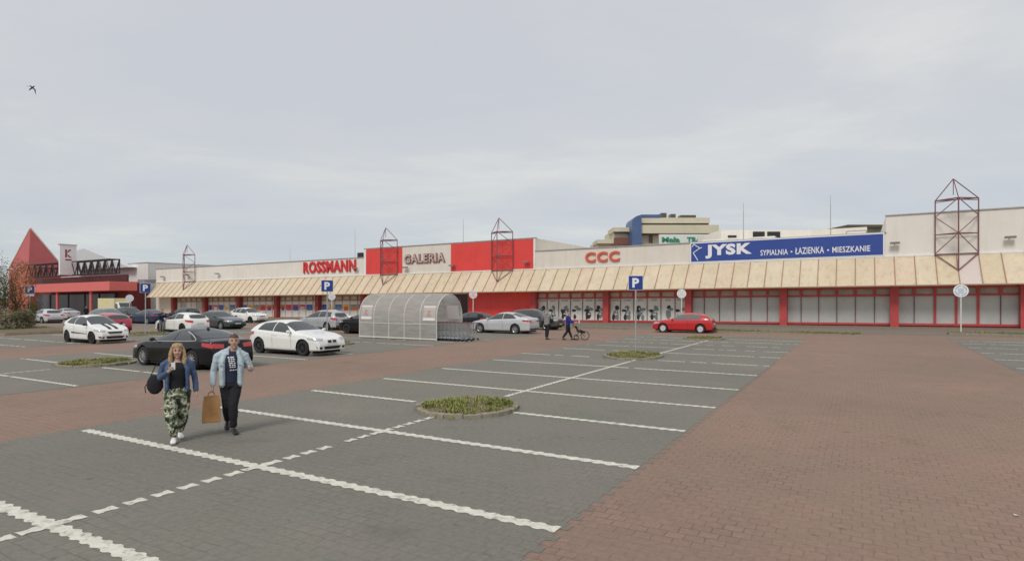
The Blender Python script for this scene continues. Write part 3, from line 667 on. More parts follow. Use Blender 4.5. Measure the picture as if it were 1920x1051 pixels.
ap('window_band', m_dkbrown, (1201, 1343, 437, 440, 169, 1)); ap('window_band', m_dkbrown, (1202, 1329, 418, 421.5, 169.5, 16)); ap('window_band', m_dkbrown, (1151, 1187, 434, 437, 171.2, 1)); ap('window', m_dkbrown, (1217, 1224, 441, 455, 169.8, .5))
ap('brown_panel', m_abrown, (1152, 1183, 445, 458, 171, 1.2))
mb = MB(); pr = []
for i in range(9):
    a = R(90)*i/8; pr.append(pxp(1203-18+18*(1-math.cos(a)), 417-14*math.sin(a), 166.5))
pr = [pxp(1185, 470, 166.5)]+pr+[pxp(1203, 470, 166.5)]
mb.prism(pr, (0, 9, 0)); bxp(mb, 1202, 1240, 402, 408.5, 169, 9); part('blue_stair_tower', m_ablue, mb, ah)
ap('chimney', m_dkbrown, (1240, 1250, 399, 408, 172, 3)); ap('chimney', m_dkbrown, (1258, 1267, 401, 408, 173, 3)); ap('roof_unit', m_dkbrown, (1276, 1305, 403, 408, 173, 3))
bb_ = thing('roof_billboard', pxp(1285, 458, 120), 0, 'pale board with green lettering between the apartment block and the blue banner', 'billboard')
mb = MB(); bxp(mb, 1236, 1347, 439, 462, 120, .4); part('board', mat('billboard_pale', (.66, .70, .66), .7), mb, bb_)
for (w_, xa, xb) in (('Mała', 1241, 1275), ('TRALIS', 1288, 1332)):
    mb = MB(); vs, fs = text_mb(w_, 1, .02, .04); x0 = min(v.x for v in vs); x1 = max(v.x for v in vs); y0 = min(v.y for v in vs); y1 = max(v.y for v in vs)
    mb.add([pxp(xa+(xb-xa)*(v.x-x0)/(x1-x0), 454-10*(v.y-y0)/(y1-y0), 119.9+v.z) for v in vs], fs); part('lettering', m_gren, mb, bb_)
mb = MB()
for x in (1240, 1342): bxp(mb, x, x+2, 462, 500, 120.1, .2)
part('board_leg', m_cap, mb, bb_)
oh = thing('office_block', (pxp(1460, 555, 95).x, 95, 0), 0, 'low cream office roof with black window strips behind the blue banner', 'building')
ap('wall', m_cream2, (1352, 1560, 431, 560, 95, 12), par=oh)
for a, b in ((1365, 1381), (1412, 1434), (1439, 1463)): ap('window', m_black, (a, b, 434 if a > 1400 else 441, 445, 94.9, .15), par=oh)
oh2 = thing('office_block', (pxp(1620, 555, 120).x, 120, 0), 0, 'greenish grey flat roofed block just left of the tall cream wall', 'building')
mg_ = mat('olive_block', (0.33, 0.35, 0.25), .8, noise=.2, nscale=.3)
ap('wall', mg_, (1596, 1665, 426, 560, 120, 15), par=oh2); ap('roof', m_dkbrown, (1590, 1668, 421, 426, 119, 17), par=oh2); ap('low_wing', mg_, (1560, 1600, 432, 560, 123, 12), par=oh2); ap('low_roof', m_dkbrown, (1575, 1612, 427, 432, 122, 12), par=oh2)

# ================================================================ ROAD SIGNS
def psign(t, s, label, sz=.62, top=3.28, sub=False):
    loc = G(t, s, .1); az = math.atan2(loc.x, loc.y)
    o = thing('parking_sign', loc, -az, label, 'road sign', 'blue parking signs on the islands')
    mb = MB(); mb.tube((0, .03, -.1), (0, .03, top), .03, 8); mb.build('pole', m_galv, o)
    mb = MB(); mb.box(-sz/2, sz/2, -.02, 0, top-sz, top); b = mb.build('sign_plate', m_white_s, o, bevel=.01)
    mb = MB(); mb.box(-sz/2+.02, sz/2-.02, -.026, -.0205, top-sz+.02, top-.02); mb.build('blue_face', m_blue, o).parent = b
    vs, fs = text_mb('P', .1, .002, .004); x0 = min(v.x for v in vs); x1 = max(v.x for v in vs); y0 = min(v.y for v in vs); y1 = max(v.y for v in vs)
    mb = MB(); mb.add([Vector((-.14+.28*(v.x-x0)/(x1-x0), -.031+v.z, top-sz+.11+.40*(v.y-y0)/(y1-y0))) for v in vs], fs); mb.build('letter', m_white_s, o).parent = b
    if sub: mb = MB(); mb.box(-sz/2+.03, sz/2-.03, -.02, 0, top-sz-.2, top-sz-.04); mb.build('small_plate', m_white_s, o)
psign(35.4, 38.2, 'blue square P sign on a grey pole behind the white three-door hatchback')
psign(51.2, 38.75, 'blue square P sign left of the white hatchback, on the grass island')
psign(68.6, 38.1, 'blue square P sign at far left beside the bushes', sub=True)
psign(19.35, 36.2, 'blue square P sign standing on the island among the empty bays', top=3.3)
def rsign(t, s, label, col_, rad=.42, hz_=2.9):
    loc = G(t, s); az = math.atan2(loc.x, loc.y)
    o = thing('round_sign', loc, -az, label, 'road sign', 'round white signs along the shopfronts')
    mb = MB(); mb.tube((0, .03, 0), (0, .03, hz_), .04, 8); mb.build('pole', m_wpole, o)
    mb = MB(); mb.tube((0, -.02, hz_), (0, .0, hz_), rad, 24); d = mb.build('disc', m_white_s, o)
    mb = MB()
    for k in range(24):
        if k % 6 == 5: continue
        a = 6.283*k/24; b = 6.283*(k+1)/24; r1, r2 = rad*.78, rad*.66
        mb.quad((r1*math.cos(a), -.024, hz_+r1*math.sin(a)), (r1*math.cos(b), -.024, hz_+r1*math.sin(b)), (r2*math.cos(b), -.024, hz_+r2*math.sin(b)), (r2*math.cos(a), -.024, hz_+r2*math.sin(a)))
    for z in (-.16, -.04, .08): mb.box(-rad*.4, rad*.4, -.025, -.023, hz_+z, hz_+z+.05)
    mb.build('printed_mark', col_, o).parent = d
m_pblue = mat('pale_blue_print', (.22, .42, .55), .5); m_pred = mat('faded_red_print', (.55, .16, .16), .5); m_pgrey = mat('grey_print', (.5, .53, .5), .5)
rsign(5.3, 11.2, 'round white sign with pale blue print on a white pole at right', m_pblue)
rsign(24.3, 9.0, 'round pale sign with grey print above the bonnet of the red hatchback', m_pgrey, .38)
rsign(44.2, 11.0, 'round white sign with red print before the low red wall', m_pred, .4, 3.0)
rsign(63.0, 11.5, 'round whitish sign just right of the central parking sign', m_pgrey, .4)
rsign(92.0, 18.0, 'round white sign far left before the dark supermarket glazing', m_pgrey, .45, 2.8)

# ================================================================ CARS
def catmull(pts, per=8):
    P = [Vector(p) for p in pts]; P = [P[0]*2-P[1]]+P+[P[-1]*2-P[-2]]; out_ = []
    for i in range(1, len(P)-2):
        for j in range(per):
            t = j/per; a, b, c, d = P[i-1], P[i], P[i+1], P[i+2]
            out_.append(0.5*((2*b)+(c-a)*t+(2*a-5*b+4*c-d)*t*t+(3*b-a-3*c+d)*t**3))
    out_.append(P[-2]); return out_
def resample(pts, st):
    L = [0]
    for a, b in zip(pts[:-1], pts[1:]): L.append(L[-1]+(b-a).length)
    n = int(L[-1]/st); res = []; k = 0
    for i in range(n+1):
        d = L[-1]*i/n
        while k < len(L)-2 and L[k+1] < d: k += 1
        f = (d-L[k])/max(1e-9, L[k+1]-L[k]); res.append(pts[k].lerp(pts[k+1], min(1, max(0, f))))
    return res
# profiles: nose -> roof -> tail (x, z); side glass quads (front bottom x, front top x, rear top x, rear bottom x)
KIND = {
 'hatch': dict(W=1.77, wb=(1.35, -1.33), rw=.325, sill=.19,
   top=[(2.13, .24), (2.17, .42), (2.14, .58), (2.07, .70), (1.85, .80), (1.4, .91), (.98, .985), (.80, 1.03), (.30, 1.27), (.02, 1.375), (-.35, 1.425), (-.9, 1.41), (-1.4, 1.345), (-1.68, 1.27), (-1.88, 1.08), (-2.03, .90), (-2.11, .66), (-2.12, .45), (-2.07, .25)],
   belt=((1.0, .86), (-1.0, .96), (-2, 1.0)), glass=[(.72, .10, -.42, -.42), (-.47, -.47, -1.22, -1.42)], ws=(.78, .06), rwn=(-1.63, -1.90)),
 'clio': dict(W=1.70, wb=(1.28, -1.29), rw=.31, sill=.19,
   top=[(1.98, .25), (2.03, .42), (2.00, .60), (1.90, .74), (1.6, .87), (1.2, .97), (1.0, 1.03), (.4, 1.32), (.1, 1.44), (-.3, 1.49), (-.9, 1.465), (-1.35, 1.40), (-1.58, 1.31), (-1.78, 1.08), (-1.92, .90), (-1.98, .66), (-1.98, .45), (-1.94, .27)],
   belt=((1.0, .90), (-1.0, 1.0), (-2, 1.06)), glass=[(.88, .18, -.48, -.48), (-.54, -.54, -1.15, -1.32)], ws=(.98, .13), rwn=(-1.52, -1.80)),
 'coupe': dict(W=1.88, wb=(1.47, -1.42), rw=.34, sill=.18,
   top=[(2.36, .24), (2.42, .42), (2.38, .58), (2.28, .68), (1.9, .80), (1.4, .90), (1.0, .965), (.85, 1.0), (.3, 1.25), (0, 1.34), (-.4, 1.375), (-.9, 1.34), (-1.35, 1.22), (-1.75, 1.07), (-2.0, 1.02), (-2.25, 1.00), (-2.36, .93), (-2.42, .70), (-2.44, .48), (-2.38, .27)],
   belt=((1.0, .87), (-1.0, .95), (-2.3, .98)), glass=[(.78, .12, -.40, -.40), (-.45, -.45, -1.05, -1.42)], ws=(.82, .08), rwn=(-1.05, -1.72)),
 'sedan': dict(W=1.85, wb=(1.45, -1.40), rw=.335, sill=.19,
   top=[(2.32, .25), (2.38, .44), (2.35, .60), (2.25, .72), (1.9, .84), (1.4, .94), (1.05, 1.0), (.9, 1.04), (.35, 1.33), (.05, 1.43), (-.35, 1.475), (-.9, 1.44), (-1.35, 1.33), (-1.75, 1.18), (-2.05, 1.11), (-2.28, 1.08), (-2.38, .98), (-2.42, .75), (-2.44, .5), (-2.38, .28)],
   belt=((1.0, .91), (-1.0, 1.0), (-2.3, 1.04)), glass=[(.85, .15, -.38, -.38), (-.43, -.43, -1.10, -1.48)], ws=(.88, .12), rwn=(-1.08, -1.72)),
 'suv': dict(W=1.86, wb=(1.35, -1.34), rw=.36, sill=.26,
   top=[(2.18, .33), (2.25, .55), (2.22, .75), (2.12, .90), (1.8, 1.0), (1.4, 1.07), (1.1, 1.12), (.9, 1.18), (.4, 1.50), (.1, 1.62), (-.3, 1.67), (-1.0, 1.65), (-1.6, 1.58), (-1.85, 1.48), (-2.05, 1.2), (-2.2, 1.02), (-2.26, .75), (-2.27, .55), (-2.2, .36)],
   belt=((1.0, 1.0), (-1.0, 1.1), (-2, 1.15)), glass=[(.88, .2, -.4, -.4), (-.46, -.46, -1.15, -1.15), (-1.2, -1.2, -1.62, -1.75)], ws=(.9, .16), rwn=(-1.84, -2.07)),
 'mpv': dict(W=1.78, wb=(1.36, -1.30), rw=.32, sill=.20,
   top=[(2.02, .26), (2.1, .44), (2.06, .62), (1.95, .76), (1.65, .90), (1.3, 1.0), (1.1, 1.08), (.4, 1.45), (.1, 1.54), (-.3, 1.58), (-1.0, 1.57), (-1.6, 1.50), (-1.85, 1.40), (-2.0, 1.15), (-2.1, .96), (-2.14, .70), (-2.13, .48), (-2.08, .28)],
   belt=((1.0, .95), (-1.0, 1.02), (-2, 1.05)), glass=[(1.0, .3, -.38, -.38), (-.44, -.44, -1.12, -1.12), (-1.18, -1.18, -1.6, -1.7)], ws=(1.08, .18), rwn=(-1.85, -2.02)),
}
def interp(tb, x):
    tb = sorted(tb)
    if x <= tb[0][0]: return tb[0][1]
    for (a, va), (b, vb) in zip(tb[:-1], tb[1:]):
        if x <= b: return va+(vb-va)*(x-a)/(b-a)
    return tb[-1][1]
def wheel_mesh(r, w):
    T = MB(); secs = []; n = 28
    prof = [(r*.64, -w/2), (r*.93, -w/2), (r, -w/2+.03), (r, w/2-.03), (r*.93, w/2), (r*.64, w/2)]
    for i in range(n):
        a = 6.283185*i/n; secs.append([Vector((q*math.cos(a), y, q*math.sin(a))) for q, y in prof])
    secs.append(secs[0]); T.loft(secs, True, False)
    Rm = MB(); rr = r*.66
    ring = []
    for i in range(n+1):
        a = 6.283185*i/n; ring.append([Vector((q*math.cos(a), y, q*math.sin(a))) for q, y in ((rr, w/2-.005), (rr*.88, w/2-.02), (rr*.86, w/2-.07), (rr, w/2-.08))])
    Rm.loft(ring, True, False)
    return T, Rm, rr
WC = {}
def wheel_data(r, w, style):
    k = (r, w, style)
    if k in WC: return WC[k]
    T, Rm, rr = wheel_mesh(r, w)
    ns = {'five': 5, 'ten': 10, 'cover': 7}[style]
    for i in range(ns):
        a = 6.283185*i/ns; d = Vector((math.cos(a), 0, math.sin(a))); sd = Vector((-d.z, 0, d.x)); y0 = w/2-.015
        wi, wo = (.035, .028) if style == 'five' else (.02, .016) if style == 'ten' else (.05, .075)
        yv = Vector((0, 1, 0)); i0 = d*.03; o0 = d*rr*.9
        Rm.hexa([i0-sd*wi+yv*(y0-.05), o0-sd*wo+yv*(y0-.04), o0+sd*wo+yv*(y0-.04), i0+sd*wi+yv*(y0-.05), i0-sd*wi+yv*y0, o0-sd*wo+yv*(y0-.005), o0+sd*wo+yv*(y0-.005), i0+sd*wi+yv*y0])
    Rm.tube((0, w/2-.07, 0), (0, w/2-.005, 0), .06, 12)
    D = MB(); D.tube((0, w/2-.11, 0), (0, w/2-.09, 0), rr*.95, 20)
    Rm.cur = 1; b = len(Rm.v); Rm.add(D.v, D.f)
    WC[k] = (T, Rm); return WC[k]
def dark_over(m1, m2): return [m1, m2]
m_seam = mat('panel_gap', (0.02, 0.02, 0.022), .8)
def make_car(kind, label, t, s, face, paint, cat='car', rim='five', rimm=None, glass=None, extra=None, scale=1.0, yaw=0.0, group='cars parked in the bays'):
    K = KIND[kind]; W = K['W']; d = U*face; loc = G(t, s); rz = math.atan2(d.y, d.x)+yaw
    # follow the slope lightly: stay level but touch the ground at the centre
    root = thing({'suv': 'parked_suv', 'coupe': 'parked_car'}.get(kind, 'parked_car'), loc, rz, label, cat, group)
    tp = resample(catmull([(x, z, 0) for x, z in K['top']], 8), .042); x1 = max(p.x for p in tp); x0 = min(p.x for p in tp); xm = (x0+x1)/2; hl = (x1-x0)/2
    roof = max(p.y for p in tp)
    def halfw(x): q = abs((x-xm)/hl); return W/2*(1-.045*q*q-.17*q**9)
    nl, nu_ = 15, 15; secs = []
    for p in tp:
        x, zt = p.x, p.y; q = abs((x-xm)/hl); w = halfw(x); sill = K['sill']+.05*q**6
        zt = max(zt, sill+.05); bl = min(interp(K['belt'], x), zt-.03-.02*min(1, max(0, zt-.4))); bl = max(bl, sill+.02)
        half = []
        fr = [0, .03, .09, .16, .25, .34, .43, .52, .60, .67, .73, .79, .85, .92, .97, 1.0]; wf = [.86, .945, .972, .982, .984, .986, .99, .994, .997, 1.0, .998, .990, .985, .980, .972, .955]
        fr = fr[:nl+1]
        for a, b in zip(fr, wf): half.append(Vector((x, w*b, sill+(bl-sill)*a)))
        h = zt-bl; wb_ = w*.955; lean = .26*min(1, h/.5); ex = .62
        for j in range(1, nu_+1):
            th = math.pi/2*j/nu_; c = max(0, math.cos(th))**ex; sn = math.sin(th)**(ex if h > .12 else .9)
            half.append(Vector((x, wb_*c*(1-lean*sn), bl+h*sn)))
        ring = half+[Vector((v.x, -v.y, v.z)) for v in reversed(half[:-1])]
        secs.append(ring)
    mb = MB(); mb.loft(secs, True, True)
    # wheel arches: snap vertices to the arch circle and drop what is inside
    Ra = K['rw']+.055
    full = BVHTree.FromPolygons([v.copy() for v in mb.v], mb.f)
    fs = []
    for f in mb.f:
        c = sum((mb.v[i] for i in f), Vector())/len(f); kill = False
        for ax in K['wb']:
            if abs(c.y) > W/2*.62 and math.hypot(c.x-ax, c.z-K['rw']) < Ra-.008 and c.z < .8: kill = True
        if not kill: fs.append(f)
    mb.f = fs; mb.mi = [0]*len(fs)
    for f in fs:
        for i in f:
            v = mb.v[i]
            for ax in K['wb']:
                dx, dz = v.x-ax, v.z-K['rw']; dd = math.hypot(dx, dz)
                if dd < Ra and abs(v.y) > W/2*.6 and v.z < .85: v.x = ax+dx*Ra/dd; v.z = K['rw']+dz*Ra/dd
    body = mb.build('body', paint, root, smooth=True)
    def hit(phi, a, z, off=.006):
        o = Vector((math.cos(phi), math.sin(phi), 0)); r = Vector((-o.y, o.x, 0)); p = r*a+Vector((0, 0, z))+o*5
        h, n_, i_, d_ = full.ray_cast(p, -o)
        if h is None: h, n_, i_, d_ = full.find_nearest(r*a+Vector((0, 0, z))+o*(hl if abs(o.x) > .7 else W/2))
        if n_.dot(o) < 0: n_ = -n_
        return h+n_*off
    def patch(phi, bot, top, nx=8, ny=4, off=.006, mbx=None):   # bot/top polylines of (a, z)
        def samp(pl, f):
            k = f*(len(pl)-1); i = min(int(k), len(pl)-2); q = k-i; return (pl[i][0]+(pl[i+1][0]-pl[i][0])*q, pl[i][1]+(pl[i+1][1]-pl[i][1])*q)
        m_ = mbx or MB(); vs = []
        for i in range(nx+1):
            b_, t_ = samp(bot, i/nx), samp(top, i/nx)
            for j in range(ny+1): q = j/ny; vs.append(hit(phi, b_[0]+(t_[0]-b_[0])*q, b_[1]+(t_[1]-b_[1])*q, off))
        m_.add(vs, [(i*(ny+1)+j, (i+1)*(ny+1)+j, (i+1)*(ny+1)+j+1, i*(ny+1)+j+1) for i in range(nx) for j in range(ny)]); return m_
    gl = glass or m_glass
    def ztop(x):
        b_ = [p for p in tp if x1 > p.x > x0 and p.y > .7]; return min(b_, key=lambda p: abs(p.x-x)).y
    for sd in (1, -1):
        ph = sd*math.pi/2; A = lambda x: -x*sd
        for (a, b, c, e_) in K['glass']:
            zb_ = lambda x: interp(K['belt'], x)+.035
            n_ = 6; bot = [(A(a+(e_-a)*i/n_), zb_(a+(e_-a)*i/n_)) for i in range(n_+1)]
            tpp = []
            for i in range(n_+1):
                x = b+(c-b)*i/n_; tpp.append((A(x), max(zb_(x)+.02, ztop(x)-.095)))
            patch(ph, bot, tpp, 8, 5).build('side_window', gl, root, smooth=True)
        # door gap, sill line
        q = MB(); xs = (K['glass'][0][0]-.02, K['glass'][0][3]-.03)
        for x in xs: patch(ph, [(A(x-.006), .32), (A(x+.006), .32)], [(A(x-.006), interp(K['belt'], x)), (A(x+.006), interp(K['belt'], x))], 1, 8, .003, q)
        q.build('door_gap', m_seam, root)
        h_ = patch(ph, [(A(xs[1]+.08), .80), (A(xs[1]+.26), .80)], [(A(xs[1]+.08), .835), (A(xs[1]+.26), .835)], 2, 1, .03); h_.build('door_handle', paint, root)
        # mirror
        mx = K['glass'][0][0]-.08; yw = halfw(mx)*.97; mz = interp(K['belt'], mx)+.10
        q = MB(); q.sphere((mx, sd*(yw+.10), mz), .105, 10, 7, (.6, 1, .62)); q.tube((mx, sd*(yw-.05), mz-.06), (mx, sd*(yw+.06), mz-.02), .02); q.build('wing_mirror', paint if extra is None or 'blackmirror' not in extra else m_black, root, smooth=True)
        # lamps
        zl = {'suv': .82, 'coupe': .66}.get(kind, .68)
        zt_ = {'suv': .98, 'mpv': .90, 'hatch': .82, 'clio': .90, 'coupe': .83}.get(kind, .88); ht = {'coupe': .19, 'sedan': .15}.get(kind, .20); it = .34 if kind in ('coupe', 'sedan') else .48
        for (ph2, nm, m_, zz_, hh, pin, pout) in ((sd*R(34), 'headlight', m_lamp, zl, .13, (x1-.10, .44), (x1-.52, W/2-.02)), (math.pi-sd*R(34), 'tail_light', m_tail, zt_, ht, (x0+.08, it), (x0+.42, W/2-.02))):
            rr_ = Vector((-math.sin(ph2), math.cos(ph2))); ai = rr_.dot(Vector((pin[0], sd*pin[1]))); ao = rr_.dot(Vector((pout[0], sd*pout[1])))
            patch(ph2, [(ai, zz_-hh*.45), ((ai+ao)/2, zz_-hh*.42), (ao, zz_-hh*.05)], [(ai, zz_+hh*.25), ((ai+ao)/2, zz_+hh*.45), (ao, zz_+hh*.55)], 8, 3, .008).build(nm, m_, root, smooth=True)
    # windscreen, rear window
    def screen(xb, xt, nm, wbf, wtf):
        vs = []; nx_, ny_ = 12, 10; sg = 1 if xb > xt else -1
        for i in range(nx_+1):
            v = -1+2*i/nx_
            for j in range(ny_+1):
                q = j/ny_; x = (xb+sg*.05*(1-v*v))+((xt+sg*.03*(1-v*v))-(xb+sg*.05*(1-v*v)))*q; y = v*(halfw(xb)*wbf*(1-q)+halfw(xt)*wtf*q)
                h, n_, i_, d_ = full.ray_cast(Vector((x, y, 4)), Vector((0, 0, -1)))
                if h is None: h, n_, i_, d_ = full.find_nearest(Vector((x, y, 1)))
                if n_.z < 0: n_ = -n_
                vs.append(h+n_*.006)
        m_ = MB(); m_.add(vs, [(i*(ny_+1)+j, (i+1)*(ny_+1)+j, (i+1)*(ny_+1)+j+1, i*(ny_+1)+j+1) for i in range(nx_) for j in range(ny_)]); m_.build(nm, gl, root, smooth=True)
    screen(K['ws'][0], K['ws'][1], 'windscreen', .80, .66)
    screen(K['rwn'][1], K['rwn'][0], 'rear_window', .76, .66)
    # grille, lower intake, plates
    zg = {'suv': .74, 'coupe': .56}.get(kind, .585)
    if extra and 'twin_grille' in extra:
        for sx in (1, -1): patch(0, [(sx*.03, zg-.07), (sx*.22, zg-.06)], [(sx*.03, zg+.06), (sx*.24, zg+.05)], 3, 3, .008).build('grille', m_black, root)
    else: patch(0, [(-.32, zg-.05), (.32, zg-.05)], [(-.38, zg+.05), (.38, zg+.05)], 6, 2, .008).build('grille', m_black, root)
    q = MB(); patch(0, [(-.38, .27), (.38, .27)], [(-.46, .40), (.46, .40)], 6, 2, .008, q)
    for sx in (1, -1): patch(0, [(sx*.55, .29), (sx*.72, .31)], [(sx*.52, .38), (sx*.76, .40)], 3, 2, .008, q)
    q.build('air_intake', m_black, root)
    patch(0, [(-.26, .43), (.26, .43)], [(-.26, .53), (.26, .53)], 4, 1, .02).build('number_plate', m_plate, root)
    patch(math.pi, [(-.26, .60), (.26, .60)], [(-.26, .71), (.26, .71)], 4, 1, .02).build('number_plate', m_plate, root)
    patch(math.pi, [(-.70, .26), (.70, .26)], [(-.66, .38), (.66, .38)], 8, 1, .008).build('rear_bumper_insert', m_black, root)
    # underbody with wheel wells
    q = MB(); q.box(x0+.2, x1-.2, -W/2+.27, W/2-.27, K['sill']-.07, .62); q.box(K['wb'][1]+Ra-.02, K['wb'][0]-Ra+.02, -W/2+.09, W/2-.09, K['sill']-.06, K['sill']+.2)
    for ax in K['wb']:
        for sd in (1, -1):
            ring = []
            for i in range(15):
                a = math.pi*(-.06+1.12*i/14); ring.append([Vector((ax+Ra*.995*math.cos(a), sd*(W/2-.28), K['rw']+Ra*math.sin(a))), Vector((ax+Ra*.995*math.cos(a), sd*(W/2-.05), K['rw']+Ra*math.sin(a)))])
            q.loft(ring, False, False)
    q.build('underbody', m_dark, root)
    T, Rm = wheel_data(K['rw'], .21, rim)
    for ax in K['wb']:
        for sd in (1, -1):
            w_ = T.build('wheel', m_tyre, root, smooth=False); w_.location = (ax, sd*(W/2-.125), K['rw']); w_.rotation_euler = (0, 0, 0 if sd > 0 else math.pi)
            r_ = Rm.build('rim', [rimm or m_rim, m_black], w_)
    if extra:
        if 'stripes' in extra:
            q = MB()
            for y in (-.17, .17):     # painted bonnet stripes, laid on the bonnet from above
                vs = []
                for i in range(13):
                    x = 1.88-.85*i/12
                    for yy in (y-.085, y+.085):
                        h, n_, i_, d_ = full.ray_cast(Vector((x, yy, 4)), Vector((0, 0, -1))); vs.append(h+Vector((0, 0, .005)))
                q.add(vs, [(2*i, 2*i+1, 2*i+3, 2*i+2) for i in range(12)])
            q.build('bonnet_stripe', m_black, root)
            for sd in (1, -1): patch(sd*math.pi/2, [(-sd*.85, .50), (sd*.75, .52)], [(-sd*.85, .53), (sd*.75, .60)], 8, 1).build('side_stripe', m_black, root)
        if 'chrome' in extra:
            for sd in (1, -1):
                A = lambda x: -x*sd; q = MB(); fr_ = K['glass'][0]; rr_ = K['glass'][-1]
                pl = [(fr_[0]+.03, interp(K['belt'], fr_[0])+.015), (-.3, interp(K['belt'], -.3)+.012), (rr_[3]-.05, interp(K['belt'], rr_[3])+.02), (rr_[3]-.16, interp(K['belt'], rr_[3])+.07), (rr_[2]-.10, ztop(rr_[2]-.1)-.10), (rr_[2]+.25, ztop(rr_[2]+.25)-.085)]
                pts = resample(catmull([(a, b, 0) for a, b in pl], 4), .06)
                for a, b in zip(pts[:-1], pts[1:]): q.tube(hit(sd*math.pi/2, A(a.x), a.y, .006), hit(sd*math.pi/2, A(b.x), b.y, .006), .016, 5)
                q.build('chrome_trim', m_chrome, root)
            q = MB(); q.sphere((-1.0, 0, ztop(-1.0)+.03), .07, 8, 5, (1.4, .4, .8)); q.build('roof_antenna', m_black, root)
        if 'wide_tail_' in extra:
            patch(math.pi, [(-.80, .80), (.80, .80)], [(-.78, .86), (.78, .86)], 12, 1, .007).build('boot_strip', m_tail, root)
        if 'roof_rails' in extra:
            for sd in (1, -1):
                q = MB(); q.path([Vector((.1-.25*i, sd*W*.33, ztop(.1-.25*i)+.0)) for i in range(7)], .02); q.build('roof_rail', m_galv, root)
        if 'checker' in extra: pass
    if scale != 1: root.scale = (scale,)*3
    return root
def paint(name, c, metal=0.0, rough=0.28): return mat('paint_'+name, c, rough, metal, coat=0.7 if sum(c) > .2 else .25, spec=.5 if sum(c) > .2 else .25, noise=0.03, nscale=1.5)
pw = paint('white', (0.85, 0.85, 0.81)); pb = paint('black', (0.010, 0.010, 0.012), 0.0, .22); ps = paint('silver', (0.50, 0.51, 0.52), .35, .35); psl = paint('light_silver', (0.60, 0.61, 0.62), .25, .35)
pr = paint('red', (0.52, 0.018, 0.02)); pg = paint('graphite', (0.07, 0.08, 0.085), .3); pbl = paint('navy', (0.03, 0.045, 0.09), 0.0); ptl = paint('pale_teal', (0.26, 0.31, 0.30), .3); prd = paint('crimson', (0.42, 0.03, 0.05))
make_car('hatch', 'white three-door hatchback in front of the trolley shelter, beside the walking man', 32.75, 42.5, -1, pw, rim='ten', rimm=m_rimd, extra=['twin_grille'], scale=1.03)
make_car('coupe', 'black car with silver window trim directly behind the two walkers', 32.2, 47.7, 1, pb, rim='ten', extra=['chrome', 'wide_tail', 'blackmirror'])
make_car('clio', 'small white hatchback with two black stripes on its bonnet', 47.5, 43.5, -1, pw, rim='five', rimm=m_rimd, extra=['stripes', 'blackmirror'])
make_car('sedan', 'silver fastback car beside the open end of the trolley shelter', 33.6, 23.0, 1, psl, rim='ten', scale=1.03)
make_car('hatch', 'bright red hatchback parked alone before the printed shop windows', 22.3, 16.1, 1, pr, rim='cover', rimm=m_rimw, glass=m_glass2, scale=1.0)
make_car('mpv', 'silver hatchback seen from behind, with the central parking sign before it', 48.6, 26.2, 1, ps)
make_car('suv', 'white SUV before the coloured posters, nose to the right', 70.0, 17.0, -1, pw, 'SUV', rimm=m_rimd)
make_car('sedan', 'dark grey car with paired grille just above the roof of the black car', 56.9, 29.6, -1, pg, extra=['twin_grille'])
make_car('hatch', 'white hatchback with a person in navy standing at its front wing', 53.6, 34.8, 1, pw, rimm=m_rimd)
make_car('hatch', 'silvery white hatchback seen from behind beside the bushes at far left', 82.6, 31.2, 1, psl)
make_car('sedan', 'light silver car before the supermarket columns, right of the bushes', 98.5, 22.5, 1, ps)
make_car('hatch', 'crimson car mostly hidden behind the striped white hatchback', 55.9, 38.9, 1, prd)
make_car('mpv', 'pale teal car whose windscreen rises above the striped white hatchback', 71.0, 31.0, -1, ptl, glass=m_glass2)
make_car('suv', 'black SUV beside the pale box van', 81.5, 23.5, -1, pb, 'SUV', rimm=m_rimd, extra=['roof_rails'])
make_car('sedan', 'navy car behind the parking sign left of the white hatchback', 74.5, 25.5, 1, pbl, rimm=m_rim)
make_car('suv', 'long black car roof showing behind the white hatchback near the awning end', 84.5, 15.5, 1, pb, 'SUV')
make_car('clio', 'white car partly hidden behind the silver hatchback by the posters', 57.0, 16.8, -1, pw)
make_car('hatch', 'dark hatchback with only its bonnet showing left of the trolley shelter', 47.6, 22.4, 1, pg)
make_car('suv', 'black SUV with a big front wheel touching the left end of the trolley shelter', 41.0, 29.0, 1, pb, 'SUV', rimm=m_rimd)
make_car('hatch', 'black car between the trolley shelter and the silver fastback', 39.6, 18.6, 1, pb)
make_car('suv', 'dark grey SUV behind the pedestrian in the grey hooded top', 34.2, 16.8, -1, pg, 'SUV', rimm=m_rim)
make_car('hatch', 'dark car cut off by the left edge beside the bushes', 73.6, 40.4, 1, pbl)

# box van
van = thing('box_van', G(99.5, 15.5), math.atan2(-U.y, -U.x), 'pale box van with yellow side standing before the white wall at left', 'van')
mb = MB(); mb.box(-3.2, .9, -1.05, 1.05, .75, 2.85); mb.build('cargo_box', mat('van_box', (.70, .66, .50), .6, col2=(.68, .60, .22), nscale=.8), van, bevel=.04)
mb = MB(); secs = []
for x, z0, z1, w in ((.95, .35, 2.3, .98), (1.5, .35, 2.35, .98), (2.0, .35, 1.6, .95), (2.6, .35, 1.2, .9), (2.85, .4, .8, .8)):
    secs.append([Vector((x, -w, z0)), Vector((x, w, z0)), Vector((x, w, z1*.7)), Vector((x, w*.85, z1)), Vector((x, -w*.85, z1)), Vector((x, -w, z1*.7))])
mb.loft(secs); mb.build('cab', pw, van, bevel=.03)
mb = MB(); mb.quad((1.53, -.78, 2.24), (1.53, .78, 2.24), (2.03, .8, 1.64), (2.03, -.8, 1.64)); mb.v = [v+Vector((.04, 0, .03)) for v in mb.v]; mb.build('windscreen', m_glass, van)
